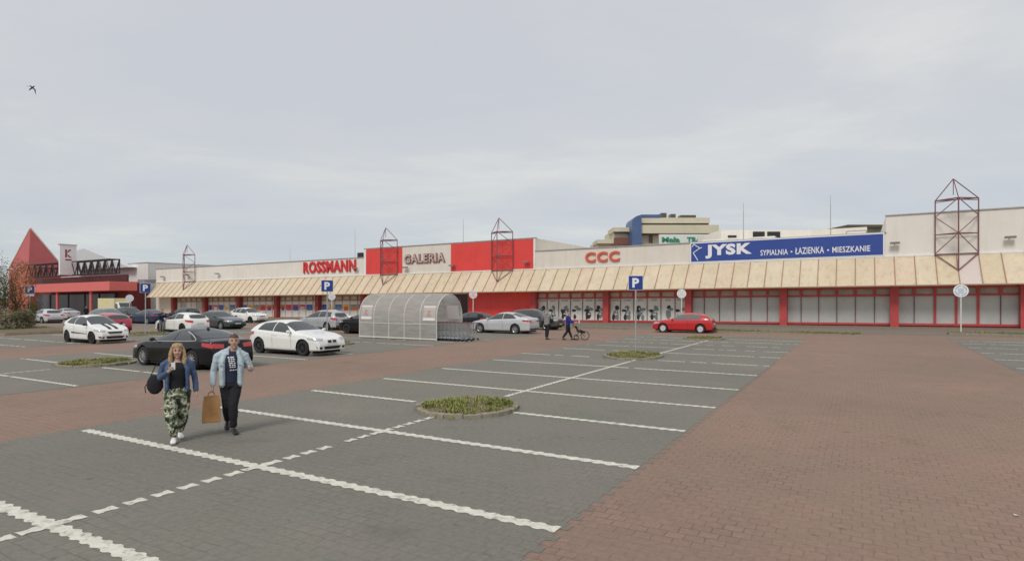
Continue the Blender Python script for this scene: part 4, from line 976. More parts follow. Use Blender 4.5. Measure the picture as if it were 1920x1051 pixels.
for sd in (1, -1):
    mb = MB(); mb.quad((1.05, sd*.965, 1.5), (1.75, sd*.975, 1.42), (1.5, sd*.90, 2.15), (1.05, sd*.90, 2.15)); mb.v = [v+Vector((0, sd*.03, 0)) for v in mb.v]; mb.build('side_window', m_glass, van)
T, Rm = wheel_data(.34, .22, 'five')
for ax in (1.9, -2.2):
    for sd in (1, -1):
        w_ = T.build('wheel', m_tyre, van); w_.location = (ax, sd*.88, .34); w_.rotation_euler = (0, 0, 0 if sd > 0 else math.pi); Rm.build('rim', [m_rim, m_black], w_)
mb = MB(); mb.box(-3.1, 2.3, -.6, .6, .35, .74); mb.build('chassis', m_dark, van)

# ================================================================ TROLLEY SHELTER
sh = thing('trolley_shelter', G(35, 31.9), ANG, 'barrel-vaulted shopping trolley shelter with translucent ribbed panels', 'trolley shelter')
m_poly = bpy.data.materials.new('polycarbonate'); m_poly.use_nodes = True; nt = m_poly.node_tree; b = nt.nodes['Principled BSDF']
b.inputs['Base Color'].default_value = (.66, .64, .60, 1); b.inputs['Roughness'].default_value = .35; b.inputs['Alpha'].default_value = 1
tr = N(nt, 'ShaderNodeBsdfTransparent'); tr.inputs[0].default_value = (.86, .86, .83, 1)
tl = N(nt, 'ShaderNodeBsdfTranslucent'); tl.inputs[0].default_value = (.78, .76, .72, 1)
mA = N(nt, 'ShaderNodeMixShader'); mA.inputs[0].default_value = .5; nt.links.new(b.outputs[0], mA.inputs[1]); nt.links.new(tl.outputs[0], mA.inputs[2])
mB2 = N(nt, 'ShaderNodeMixShader'); mB2.inputs[0].default_value = .42
tcx = N(nt, 'ShaderNodeTexCoord'); wv = N(nt, 'ShaderNodeTexNoise'); wv.inputs['Scale'].default_value = 2.2; mpv_ = N(nt, 'ShaderNodeMapping'); mpv_.inputs['Scale'].default_value = (.5, 1, 3); nt.links.new(tcx.outputs['Object'], mpv_.inputs[0]); nt.links.new(mpv_.outputs[0], wv.inputs[0])
mr = N(nt, 'ShaderNodeMapRange'); mr.inputs[1].default_value = .3; mr.inputs[2].default_value = .7; mr.inputs[3].default_value = .20; mr.inputs[4].default_value = .40; nt.links.new(wv.outputs[0], mr.inputs[0]); nt.links.new(mr.outputs[0], mB2.inputs[0])
nt.links.new(mA.outputs[0], mB2.inputs[1]); nt.links.new(tr.outputs[0], mB2.inputs[2])
nt.links.new(mB2.outputs[0], [n for n in nt.nodes if n.type == 'OUTPUT_MATERIAL'][0].inputs[0])
m_frame = mat('shelter_frame', (.62, .60, .55), .5, .1)
hw = 1.27; hwall = 1.42; LX0, LX1 = -2.95, 2.95       # local x runs along U (left), y along Nn (towards camera)
arc = [(hw, 0.12), (hw, hwall)]+[(hw*math.cos(a), hwall+hw*math.sin(a)) for a in [math.pi*i/16 for i in range(1, 16)]]+[(-hw, hwall), (-hw, .12)]
xs = [LX0+(LX1-LX0)*i/5 for i in range(6)]
for i in range(5):
    mb = MB(); mb.loft([[Vector((x, y*.995, z)) for y, z in arc] for x in (xs[i]+.02, xs[i+1]-.02)], False, False)
    mb.build('roof_panel', m_poly, sh, smooth=True)
for i, x in enumerate(xs):
    mb = MB(); mb.path([Vector((x, y, z)) for y, z in [(hw, 0)]+arc[1:-1]+[(-hw, 0)]], .032, 6); mb.build('arch_rib', m_frame, sh)
mb = MB(); mb.add([Vector((LX1, y*.98, z)) for y, z in arc], [tuple(range(len(arc)))]); mb.build('end_panel', m_poly, sh)
for y in (hw, -hw):
    mb = MB(); mb.tube((LX0, y, .1), (LX1, y, .1), .05, 6); mb.build('base_rail', m_frame, sh)
    mb = MB(); mb.tube((LX0, y, .95), (LX1, y, .95), .022, 6); mb.build('side_rail', m_frame, sh)
mb = MB(); mb.tube((LX0, 0, hwall+hw), (LX1, 0, hwall+hw), .025, 6); mb.build('ridge_rail', m_frame, sh)
m_post = mat('poster_pale_pink', (.78, .71, .70), .6); m_em = mat('poster_red_mark', (.60, .36, .35), .6)
for (xa, xb, y) in ((LX0+.12, LX0+.98, hw+.012), (LX1-.98, LX1-.12, hw+.012), (LX0+.15, LX0+1.0, -hw+.03)):
    mb = MB(); mb.box(xa, xb, y, y+.008, 1.18, 2.02)
    if y > 0: mb.v = [Vector((v.x, v.y-(max(0, v.z-1.42)**2)*.42, v.z)) for v in mb.v]
    else: mb.v = [Vector((v.x, v.y+(max(0, v.z-1.42)**2)*.42, v.z)) for v in mb.v]
    b_ = mb.build('notice', m_post, sh)
    mb = MB(); yy = y+.012
    kmark(mb, lambda x, z: Vector((x, yy-(max(0, z-1.42)**2)*.42*(1 if y > 0 else -1), z)), xb-.30, xa+.30, 1.42, 1.78); mb.build('emblem', m_em, b_)
# trolleys
def cart():
    o = thing('shopping_trolley', G(30, 32.5), 0, 'wire shopping trolley', 'shopping trolley', 'nested shopping trolleys in the shelter')
    # local +x = nose.  basket
    mb = MB(); tb = [(-.38, .26), (.42, .19)]; zt0, zt1 = 1.0, .93; zb = .52
    top = [Vector((-.40, -.26, 1.0)), Vector((.42, -.19, .93)), Vector((.42, .19, .93)), Vector((-.40, .26, 1.0))]
    bot = [Vector((-.30, -.21, .50)), Vector((.36, -.16, .58)), Vector((.36, .16, .58)), Vector((-.30, .21, .50))]
    for i in range(4): mb.tube(top[i], top[(i+1) % 4], .010, 4); mb.tube(bot[i], bot[(i+1) % 4], .008, 4)
    for i in range(4):
        n = 7 if i % 2 == 0 else 4
        for j in range(n+1):
            q = j/n; mb.tube(top[i].lerp(top[(i+1) % 4], q), bot[i].lerp(bot[(i+1) % 4], q), .0055, 4)
        for z in (.33, .66): mb.tube(top[i].lerp(bot[i], z), top[(i+1) % 4].lerp(bot[(i+1) % 4], z), .005, 4)
    for j in range(1, 5): mb.tube(bot[0].lerp(bot[3], j/5), bot[1].lerp(bot[2], j/5), .005, 4)
    mb.build('basket', m_galv, o)
    mb = MB()
    for y in (-.25, .25):
        mb.path([Vector((-.42, y, 1.02)), Vector((-.34, y, .5)), Vector((-.40, y*1.05, .14))], .014, 5)
        mb.path([Vector((-.40, y*1.05, .16)), Vector((.40, y*.75, .22)), Vector((.38, y*.7, .12))], .014, 5)
        mb.path([Vector((-.34, y, .5)), Vector((.30, y*.7, .24))], .012, 5)
    mb.tube((.40, -.19, .22), (.40, .19, .22), .012, 5); mb.build('frame', m_galv, o)
    mb = MB(); mb.tube((-.44, -.27, 1.03), (-.44, .27, 1.03), .018, 6); mb.build('handle', mat('trolley_handle', (.25, .10, .10), .5), o)
    for x, y in ((-.40, -.26), (-.40, .26), (.38, -.18), (.38, .18)):
        mb = MB(); mb.tube((x, y-.016, .062), (x, y+.016, .062), .062, 10); mb.build('castor', m_black, o)
    return o
c0 = cart(); rzc = math.atan2(U.y, U.x); kk = 0
for row, (s_, t0, n_) in enumerate(((32.55, 30.65, 24), (31.35, 31.0, 23))):
    for i in range(n_):
        loc = G(t0+i*.285, s_)
        rw_ = 'near' if row == 0 else 'far'
        lab = ('outermost shopping trolley of the %s nested row, sticking out of the shelter' % rw_) if i == 0 else ('shopping trolley nested in the %s row, in the open before the shelter' % rw_) if t0+i*.285 < 32 else ('shopping trolley nested in the %s row, under the vaulted shelter' % rw_)
        ords = ['second', 'third', 'fourth', 'fifth', 'sixth', 'seventh', 'eighth', 'ninth', 'tenth', 'eleventh', 'twelfth']
        if 0 < i <= 11: lab = '%s shopping trolley from the open right end of the %s nested row' % (ords[i-1], rw_)
        if kk == 0: c0.location = loc; c0.rotation_euler = (0, 0, rzc); c0['label'] = lab; c = c0
        else: c = copy_thing(c0, loc, rzc+rnd.uniform(-.02, .02), lab)
        kk += 1

# ================================================================ PEOPLE
def ell_ring(c, ax, rx, ry, sx, n=16):
    y = ax.cross(sx).normalized(); x = y.cross(ax).normalized()
    return [c+x*math.cos(6.283185*i/n)*rx+y*math.sin(6.283185*i/n)*ry for i in range(n)]
def limb(mb, pts, sx=Vector((1, 0, 0)), n=16):
    """pts: (x, y, z, rx, ry); closed tapered elliptical tube with rounded ends"""
    P = [Vector(p[:3]) for p in pts]; secs = []
    for i, p in enumerate(pts):
        a = P[max(0, i-1)]; b = P[min(len(P)-1, i+1)]; ax = (b-a).normalized()
        s_ = sx if abs(ax.dot(sx)) < .92 else Vector((0, 1, 0))
        if i == 0: secs.append(ell_ring(P[0]-ax*p[4]*.45, ax, p[3]*.6, p[4]*.6, s_, n))
        secs.append(ell_ring(P[i], ax, p[3], p[4], s_, n))
        if i == len(pts)-1: secs.append(ell_ring(P[-1]+ax*p[4]*.45, ax, p[3]*.6, p[4]*.6, s_, n))
    mb.loft(secs)
def remesh(mb, name, m, parent, voxel=.012, smooth_it=3, disp=None):
    o = mb.build(name, m, None); md = o.modifiers.new('r', 'REMESH'); md.mode = 'VOXEL'; md.voxel_size = voxel
    sm_ = o.modifiers.new('s', 'SMOOTH'); sm_.iterations = smooth_it; sm_.factor = .5
    if disp:
        tx = bpy.data.textures.new('wr', 'CLOUDS'); tx.noise_scale = disp[1]; d_ = o.modifiers.new('d', 'DISPLACE'); d_.texture = tx; d_.strength = disp[0]; d_.mid_level = .5
    dg = bpy.context.evaluated_depsgraph_get(); me = bpy.data.meshes.new_from_object(o.evaluated_get(dg)); bpy.data.objects.remove(o)
    me.name = name
    for p in me.polygons: p.use_smooth = True
    o = bpy.data.objects.new(name, me); col.objects.link(o); o.parent = parent; return o
def hand(mb, w, d, side, curl=.5, r=1.0, thumb_dir=None):
    """w: wrist point, d: direction of the hand, side: towards thumb"""
    w, d, side = Vector(w), Vector(d).normalized(), Vector(side).normalized(); side = (side-d*side.dot(d)).normalized(); pn = d.cross(side)
    limb(mb, [(*(w+d*.00), .024*r, .02*r), (*(w+d*.045), .038*r, .018*r), (*(w+d*.085), .038*r, .016*r)], side, 10)
    for k, (off, ln) in enumerate(((.03, .068), (.010, .078), (-.011, .072), (-.030, .055))):
        a = w+d*.085+side*off*r; b = a+(d*math.cos(curl)+pn*math.sin(curl))*ln*.5; c = b+(d*math.cos(curl*2.2)+pn*math.sin(curl*2.2))*ln*.5
        limb(mb, [(*a, .0095, .0095), (*b, .009, .009), (*c, .0075, .0075)], side, 8)
    a = w+d*.03+side*.03*r; b = a+(d*.6+side*.7)*.045; c = b+(d*.9+side*.2+pn*.2)*.035
    limb(mb, [(*a, .013, .013), (*b, .0105, .0105), (*c, .009, .009)], pn, 8)
def headmesh(mb, c, r=.1, face=(0, -1, 0), sc=1.0):
    c = Vector(c); f = Vector(face).normalized(); x = Vector((0, 0, 1)).cross(f)*-1; up = Vector((0, 0, 1))
    E = lambda p, rx, ry, rz: mb.loft([[c+p+x*rx*math.sin(th)*math.cos(a)+f*ry*math.sin(th)*math.sin(a)+up*rz*math.cos(th) for a in [6.283185*i/14 for i in range(14)]] for th in [.15+2.84*j/10 for j in range(11)]])
    E(Vector((0, 0, .02)), .077*sc, .093*sc, .102*sc)
    E(f*.025-up*.055, .058*sc, .066*sc, .068*sc)       # jaw
    E(f*.098-up*.022, .014, .018, .020)                # nose tip
    E(f*.088+up*.005, .010, .012, .032)                # nose bridge
    E(f*.080-up*.108*sc, .022, .016, .014)             # chin
    for s_ in (1, -1): E(x*.078*s_*sc+up*-.012, .012, .02, .032); E(f*.070+x*.035*s_-up*.03, .026, .02, .024)   # ears, cheeks
def facebits(o, c, face=(0, -1, 0)):
    c = Vector(c); f = Vector(face).normalized(); x = Vector((0, 0, 1)).cross(f)*-1; up = Vector((0, 0, 1))
    for s_ in (1, -1):
        mb = MB(); mb.sphere(c+f*.088+x*.032*s_+up*.012, .011, 8, 6, (1.2, .7, .7)); mb.build('eye', mat('eye_dark', (.05, .035, .03), .3), o)
        mb = MB(); mb.tube(c+f*.093+x*.018*s_+up*.034, c+f*.083+x*.048*s_+up*.036, .005, 5); mb.build('eyebrow', mat('brow', (.09, .055, .035), .8), o)
    mb = MB(); mb.tube(c+f*.094+x*-.021-up*.064, c+f*.094+x*.021-up*.064, .0065, 6); mb.build('mouth', mat('lips', (.42, .16, .14), .5), o)
def place(name, X, Y, label, group=None, cat='person'):
    z = g(X, Y); return thing(name, (X, Y, z+.012), -math.atan2(X, Y), label, cat, group)
def shoe(mb, heel, toe_dir, L=.27, w=.048, lift=0.0):
    h = Vector(heel); d = Vector(toe_dir).normalized(); sx = Vector((0, 0, 1)).cross(d)
    limb(mb, [(*(h+Vector((0, 0, .045))), w*.85, .045), (*(h+d*L*.35+Vector((0, 0, .048))), w*.9, .046), (*(h+d*L*.68+Vector((0, 0, .036))), w*1.08, .034), (*(h+d*L*.9+Vector((0, 0, .026))), w*.85, .022)], sx, 12)
m_denim = mat('denim_dark', (.045, .075, .15), .85, col2=(.085, .13, .23), nscale=9, bump=.3, bscale=60)
m_denimL = mat('denim_light', (.36, .45, .50), .85, col2=(.52, .60, .63), nscale=8, bump=.3, bscale=60)
m_blk = mat('black_cloth', (.014, .014, .018), .9, bump=.3, bscale=25); m_navyc = mat('navy_cloth', (.02, .025, .06), .9)
m_shoew = mat('white_shoe', (.78, .77, .77), .6); m_hairb = mat('hair_blonde', (.42, .27, .14), .6, noise=.45, nscale=22, bump=1.0, bscale=70); m_hairr = mat('hair_brown', (.085, .05, .035), .6, noise=.3, nscale=30)
m_camo = bpy.data.materials.new('camouflage_cloth'); m_camo.use_nodes = True; nt = m_camo.node_tree; bs = nt.nodes['Principled BSDF']; bs.inputs['Roughness'].default_value = .9
t_ = N(nt, 'ShaderNodeTexCoord'); nz = N(nt, 'ShaderNodeTexNoise'); nz.inputs['Scale'].default_value = 11; nz.inputs['Detail'].default_value = 2; nz.inputs['Distortion'].default_value = .6; nt.links.new(t_.outputs['Object'], nz.inputs[0])
r_ = N(nt, 'ShaderNodeValToRGB'); r_.color_ramp.interpolation = 'CONSTANT'; r_.color_ramp.elements[0].color = (.02, .025, .018, 1)
for p, c in ((.42, (.085, .11, .055)), (.49, (.27, .29, .20)), (.55, (.62, .62, .52))): e = r_.color_ramp.elements.new(p); e.color = (*c, 1)
r_.color_ramp.elements[-1].position = .62; r_.color_ramp.elements[-1].color = (.13, .14, .08, 1)
nt.links.new(nz.outputs[0], r_.inputs[0]); nt.links.new(r_.outputs[0], bs.inputs['Base Color'])

def arm(mb, S, El, Wr, r=(.05, .042, .033), k=1.0):
    S, El, Wr = Vector(S), Vector(El), Vector(Wr)
    limb(mb, [(*S, r[0]*k, r[0]*k), (*(S.lerp(El, .5)), (r[0]+r[1])/2*k, (r[0]+r[1])/2*k), (*El, r[1]*k, r[1]*k)]); limb(mb, [(*El, r[1]*k, r[1]*k), (*(El.lerp(Wr, .35)), r[1]*k*1.0, r[1]*k), (*Wr, r[2]*k, r[2]*k)])
def leg(mb, Hp, Kn, An, r=(.085, .057, .04), k=1.0):
    Hp, Kn, An = Vector(Hp), Vector(Kn), Vector(An)
    limb(mb, [(*Hp, r[0]*k, r[0]*k), (*(Hp.lerp(Kn, .5)), (r[0]+r[1])/2*k, (r[0]+r[1])/2*k), (*Kn, r[1]*k, r[1]*k), (*(Kn.lerp(An, .35)), r[1]*1.0*k, r[1]*1.04*k), (*An, r[2]*k, r[2]*k)])

# --- woman
wo = place('person', -5.74, 10.42, 'woman in dark denim jacket and camouflage trousers, walking, hand raised to her chest')
SL, EL_, WL = (-.20, 0, 1.345), (-.275, .04, 1.08), (-.12, -.20, 1.235)
SR, ER, WR = (.195, 0, 1.345), (.265, .03, 1.08), (.285, -.05, .84)
HL, KL, AL = (-.10, .02, .86), (-.10, -.08, .47), (-.045, -.06, .085)
HR, KR, AR = (.10, .02, .86), (.085, .06, .47), (.035, .28, .115)
mb = MB(); headmesh(mb, (0, -.01, 1.55), sc=.97)
limb(mb, [(0, .01, 1.34, .055, .055), (0, .0, 1.45, .048, .052)])
limb(mb, [(0, .02, .84, .15, .11), (0, .01, .98, .125, .095), (0, 0, 1.12, .13, .095), (0, 0, 1.28, .165, .10), (0, 0, 1.36, .13, .075)])
arm(mb, SL, EL_, WL, (.045, .038, .027)); arm(mb, SR, ER, WR, (.045, .038, .027)); leg(mb, HL, KL, AL, (.08, .05, .035)); leg(mb, HR, KR, AR, (.08, .05, .035))
hand(mb, WL, (.45, -.3, .55), (-.5, 0, .8), .9, .9); hand(mb, WR, (.05, -.08, -1), (0, -1, 0), .35, .9)
body_w = remesh(mb, 'body', m_skin, wo, .0085, 2)
facebits(body_w, (0, -.01, 1.55))
mb = MB()     # long blonde hair down to the shoulders
c = Vector((0, -.012, 1.572))
mb.loft([[c+Vector((.096*math.sin(th)*math.cos(a), .110*math.sin(th)*math.sin(a)+.012, .118*math.cos(th))) for a in [6.283*i/16 for i in range(16)]] for th in [.1+1.12*j/8 for j in range(9)]])
limb(mb, [(0, .05, 1.66, .085, .05), (0, .05, 1.56, .092, .06)])
for s_ in (1, -1): limb(mb, [(.078*s_, .01, 1.60, .03, .05), (.098*s_, -.01, 1.50, .035, .055), (.105*s_, -.05, 1.40, .04, .04), (.10*s_, -.085, 1.33, .025, .02)])
limb(mb, [(0, .07, 1.62, .08, .04), (0, .085, 1.50, .10, .045), (0, .10, 1.38, .11, .035)])
remesh(mb, 'hair', m_hairb, wo, .010, 2, (.012, .03))
mb = MB(); limb(mb, [(0, .01, .90, .15, .112), (0, .0, 1.0, .142, .108), (0, -.012, 1.14, .145, .112), (0, -.012, 1.26, .165, .118), (0, 0, 1.34, .13, .085)])
remesh(mb, 'black_top', m_blk, wo, .012, 3)
mb = MB()     # jacket: back and two open fronts, sleeves
arm(mb, SL, EL_, Vector(WL).lerp(Vector(EL_), .12), (.055, .049, .042)); arm(mb, SR, ER, Vector(WR).lerp(Vector(ER), .08), (.055, .049, .043))
for s_ in (1, -1): limb(mb, [(.06*s_, .01, 1.40, .05, .05), (.13*s_, .0, 1.375, .055, .05), (.19*s_, 0, 1.34, .05, .05)])
limb(mb, [(0, .07, .90, .165, .045), (0, .065, 1.1, .165, .05), (0, .055, 1.28, .185, .06), (0, .03, 1.36, .14, .05)])
for s_ in (1, -1): limb(mb, [(.155*s_, -.03, .90, .035, .105), (.15*s_, -.03, 1.08, .035, .11), (.145*s_, -.03, 1.25, .045, .11), (.10*s_, -.02, 1.36, .04, .07)]); limb(mb, [(.075*s_, -.06, 1.37, .022, .022), (.07*s_, .05, 1.42, .022, .022)])
remesh(mb, 'denim_jacket', m_denim, wo, .010, 2, (.016, .055))
mb = MB(); leg(mb, HL, KL, (-.05, -.065, .13), (.118, .092, .058)); leg(mb, HR, KR, (.04, .26, .15), (.118, .092, .058)); limb(mb, [(0, .02, .80, .19, .135), (0, .02, .92, .165, .125), (0, .015, .985, .145, .112)])
remesh(mb, 'camouflage_trousers', m_camo, wo, .012, 2, (.03, .08))
mb = MB(); shoe(mb, (-.05, -.01, .0), (-.06, -1, 0), .25, .046); remesh(mb, 'shoe', m_shoew, wo, .008, 2)
mb = MB(); shoe(mb, (.035, .33, .02), (.12, -1, -.03), .25, .046); remesh(mb, 'shoe', m_shoew, wo, .008, 2)
# her bag and phone are things of their own
def local(root, p): return PM[root.name] @ Vector(p)
az = -math.atan2(-5.74, 10.42)
bagw = thing('shoulder_bag', local(wo, (-.33, .05, .80)), az, 'round black shoulder bag hanging at the hip of the woman', 'bag')
mb = MB(); limb(mb, [(0, 0, .06, .08, .06), (0, 0, .14, .125, .075), (0, 0, .24, .125, .075), (.01, 0, .33, .09, .055)]); remesh(mb, 'pouch', m_blk, bagw, .012, 3, (.012, .06))
mb = MB(); mb.path([Vector((-.07, 0, .33)), Vector((0, .01, .50)), Vector((.12, .02, .64)), Vector((.17, .02, .61)), Vector((.16, -.06, .52)), Vector((.07, -.02, .34))], .008, 6); mb.build('strap', m_blk, bagw)
mb = MB(); mb.path([Vector((-.10, 0, .24)), Vector((-.15, 0, .16)), Vector((-.14, 0, .06))], .008, 5); mb.build('loose_strap', m_blk, bagw)
ph = thing('phone', local(wo, (-.06, -.27, 1.28)), az, 'pale phone held by the woman before her chest', 'phone')
mb = MB(); mb.box(-.030, .030, -.005, .005, -.02, .10); q = mb.build('case', m_shoew, ph, bevel=.008); mb = MB(); mb.box(-.026, .026, .0055, .007, -.014, .094); mb.build('screen', m_glass, ph)

# --- man
ma = place('person', -5.14, 11.1, 'man in light denim jacket and black trousers carrying a brown paper bag')
SL, EL_, WL = (-.215, 0, 1.42), (-.285, .03, 1.12), (-.295, -.07, .87)
SR, ER, WR = (.235, 0, 1.42), (.335, .05, 1.14), (.33, -.18, 1.19)
HL, KL, AL = (-.085, .02, .90), (-.06, .02, .49), (-.055, .33, .16)
HR, KR, AR = (.095, .02, .90), (.04, -.10, .50), (.045, -.05, .085)
hc = (.055, -.02, 1.665)
mb = MB(); headmesh(mb, hc, sc=1.04)
limb(mb, [(.02, .01, 1.42, .062, .062), (.045, .0, 1.56, .056, .06)])
limb(mb, [(.0, .02, .88, .145, .11), (.0, .01, 1.04, .14, .10), (.01, 0, 1.22, .165, .11), (.01, 0, 1.36, .19, .11), (.015, 0, 1.44, .14, .08)])
arm(mb, SL, EL_, WL, (.052, .044, .031)); arm(mb, SR, ER, WR, (.052, .044, .031)); leg(mb, HL, KL, AL, (.088, .056, .04)); leg(mb, HR, KR, AR, (.088, .056, .04))
hand(mb, WL, (.02, -.03, -1), (0, -1, 0), .9, 1.0); hand(mb, WR, (.05, -.9, .05), (-.3, 0, 1), .6, 1.0)
body_m = remesh(mb, 'body', m_skin, ma, .009, 2); facebits(body_m, hc)
mb = MB(); c = Vector(hc)+Vector((0, -.004, .03))
mb.loft([[c+Vector((.088*math.sin(th)*math.cos(a), .106*math.sin(th)*math.sin(a)+.004, .108*math.cos(th)+.004)) for a in [6.283*i/16 for i in range(16)]] for th in [.1+1.12*j/8 for j in range(9)]])
limb(mb, [(hc[0], .052, 1.72, .080, .05), (hc[0], .055, 1.68, .080, .04)])
limb(mb, [(hc[0], .062, 1.70, .078, .035), (hc[0], .068, 1.62, .07, .03)])
remesh(mb, 'hair', m_hairr, ma, .009, 2, (.008, .02))
mb = MB(); limb(mb, [(0, .01, .93, .15, .115), (0, 0, 1.1, .15, .115), (.01, -.01, 1.25, .165, .125), (.01, -.01, 1.36, .175, .12), (.015, 0, 1.45, .12, .085)]); shirt = remesh(mb, 'navy_shirt', m_navyc, ma, .012, 3)
bv = BVHTree.FromPolygons([v.co for v in shirt.data.vertices], [tuple(p.vertices) for p in shirt.data.polygons])
mb = MB()
for i, (z, w_) in enumerate(((1.37, .035), (1.335, .05), (1.30, .03), (1.265, .055), (1.23, .04), (1.195, .05), (1.14, .06))):
    for sgx in range(3):
        xa = -.05+sgx*.038+rnd.uniform(0, .01)+i*.006; vs = []
        for x, zz_ in ((xa, z), (xa+.028, z+.008), (xa+.024, z+.026), (xa-.004, z+.02)):
            h, n_, i_, d_ = bv.ray_cast(Vector((x, -1, zz_)), Vector((0, 1, 0))); vs.append((h if h else Vector((x, -.13, zz_)))+Vector((0, -.004, 0)))
        mb.add(vs, [(0, 1, 2, 3)])
mb.build('shirt_print', m_white_s, shirt)
mb = MB()
arm(mb, SL, EL_, Vector(WL).lerp(Vector(EL_), .08), (.063, .056, .047)); arm(mb, SR, ER, Vector(WR).lerp(Vector(ER), .10), (.063, .056, .047))
for s_ in (1, -1): limb(mb, [(.07*s_+.02, .01, 1.50, .05, .05), (.15*s_+.01, .0, 1.455, .058, .055), (.215*s_+.005, 0, 1.415, .058, .055)])
limb(mb, [(0, .075, .90, .17, .05), (0, .07, 1.1, .18, .055), (.01, .06, 1.32, .21, .065), (.01, .03, 1.43, .16, .05)])
for s_ in (1, -1): limb(mb, [(.15*s_+.01, -.04, .89, .055, .11), (.15*s_+.01, -.04, 1.08, .055, .115), (.15*s_+.01, -.04, 1.30, .062, .12), (.11*s_+.02, -.02, 1.44, .05, .07)]); limb(mb, [(.09*s_+.03, -.09, 1.43, .034, .022), (.088*s_+.04, -.04, 1.53, .030, .024), (.06*s_+.045, .05, 1.555, .028, .024)])
jk = remesh(mb, 'denim_jacket', m_denimL, ma, .010, 2, (.016, .055))
mb = MB(); mb.box(-.18, -.11, -.170, -.155, 1.24, 1.27); mb.box(.13, .20, -.170, -.155, 1.24, 1.27); mb.build('pocket_flap', m_denimL, jk, bevel=.004)
mb = MB(); leg(mb, HL, KL, (-.055, .31, .19), (.108, .082, .058)); leg(mb, HR, KR, (.045, -.055, .12), (.108, .082, .058)); limb(mb, [(0, .02, .86, .17, .125), (0, .02, .98, .152, .118)])
remesh(mb, 'black_trousers', m_blk, ma, .012, 2, (.022, .08))
mb = MB(); shoe(mb, (.045, .0, .0), (.18, -1, 0), .29, .05); remesh(mb, 'shoe', m_black, ma, .008, 2)
mb = MB(); shoe(mb, (-.055, .36, .07), (-.02, -1, -.25), .27, .05); remesh(mb, 'shoe', m_black, ma, .008, 2)
az = -math.atan2(-5.14, 11.1)
pbg = thing('paper_bag', local(ma, (-.315, -.06, .23)), az, 'brown paper carrier bag hanging from the hand of the man', 'bag')
m_kraft = mat('kraft_paper', (.42, .22, .085), .8, noise=.12, nscale=6, bump=.5, bscale=12)
mb = MB(); secs = []
for z, wx, wy in ((0, .145, .075), (.02, .15, .08), (.18, .148, .078), (.34, .135, .06), (.47, .12, .035)):
    secs.append([Vector((-wx, -wy, z)), Vector((0, -wy*1.05, z)), Vector((wx, -wy, z)), Vector((wx*.92, 0, z)), Vector((wx, wy, z)), Vector((0, wy*1.05, z)), Vector((-wx, wy, z)), Vector((-wx*.92, 0, z))])
mb.loft(secs); mb.build('sack', m_kraft, pbg)
for y in (-.03, .03):
    mb = MB(); mb.path([Vector((-.06, y, .45)), Vector((-.045, y*.6, .52)), Vector((0, 0, .555)), Vector((.045, y*.6, .52)), Vector((.06, y, .45))], .009, 6); mb.build('handle', m_kraft, pbg)

# --- distant pedestrians
def walker(X, Y, label, H, topm, legm, hairm, facing, arms='down', step=.2, extra=None):
    o = place('person', X, Y, label); o.rotation_euler.z += facing; PM[o.name] = Matrix.Translation(o.location) @ Matrix.Rotation(o.rotation_euler.z, 4, 'Z'); k = H/1.75
    V_ = lambda *a: tuple(q*k for q in a)
    mb = MB(); headmesh(mb, V_(0, -.02, 1.62), sc=1.0); limb(mb, [V_(0, .01, 1.4, .055, .055), V_(0, 0, 1.53, .05, .05)])
    limb(mb, [V_(0, .02, .86, .145, .105), V_(0, 0, 1.05, .13, .095), V_(0, 0, 1.28, .17, .10), V_(0, 0, 1.4, .14, .08)])
    if arms == 'push': AR_ = [(V_(s_*.2, 0, 1.38), V_(s_*.24, -.12, 1.12), V_(s_*.2, -.40, 1.04)) for s_ in (1, -1)]
    elif arms == 'up': AR_ = [(V_(s_*.2, 0, 1.38), V_(s_*.30, -.06, 1.15), V_(s_*.10, -.20, 1.28)) for s_ in (1, -1)]
    else: AR_ = [(V_(s_*.2, 0, 1.38), V_(s_*.26, .03, 1.1), V_(s_*.27, -.04*s_, .85)) for s_ in (1, -1)]
    LG = [(V_(s_*.09, .02, .88), V_(s_*.085, -.06*s_ if step else 0, .48), V_(s_*.08, -s_*step*.6+.05, .09)) for s_ in (1, -1)]
    for a in AR_: arm(mb, *a)
    for a in LG: leg(mb, *a)
    for i, a in enumerate(AR_): hand(mb, a[2], Vector(a[2])-Vector(a[1]), (0, -1, .4), .6)
    b_ = remesh(mb, 'body', m_skin, o, .012, 2); facebits(b_, V_(0, -.02, 1.62))
    mb = MB()
    for a in AR_: arm(mb, a[0], a[1], Vector(a[2]).lerp(Vector(a[1]), .1), (.072, .06, .05))
    limb(mb, [V_(0, .02, .84, .185, .14), V_(0, .01, 1.05, .172, .132), V_(0, 0, 1.3, .205, .135), V_(0, 0, 1.42, .15, .09)]); remesh(mb, 'jacket', topm, o, .015, 2, (.02, .08))
    mb = MB()
    for a in LG: leg(mb, a[0], a[1], Vector(a[2])+Vector((0, 0, .04)), (.105, .075, .055))
    remesh(mb, 'trousers', legm, o, .015, 2)
    for a in LG: mb = MB(); shoe(mb, (a[2][0], a[2][1]+.04, 0), (0, -1, 0)); remesh(mb, 'shoe', m_black, o, .01, 1)
    mb = MB(); c = Vector(V_(0, -.01, 1.645)); mb.loft([[c+Vector((.09*math.sin(th)*math.cos(a), .11*math.sin(th)*math.sin(a)+.008, .108*math.cos(th))) for a in [6.283*i/14 for i in range(14)]] for th in [.1+1.2*j/8 for j in range(9)]]); remesh(mb, 'hair', hairm, o, .012, 2)
    if extra == 'hood': mb = MB(); limb(mb, [V_(0, .06, 1.40, .13, .09), V_(0, .07, 1.48, .11, .07)]); remesh(mb, 'hood', topm, o, .014, 2)
    return o
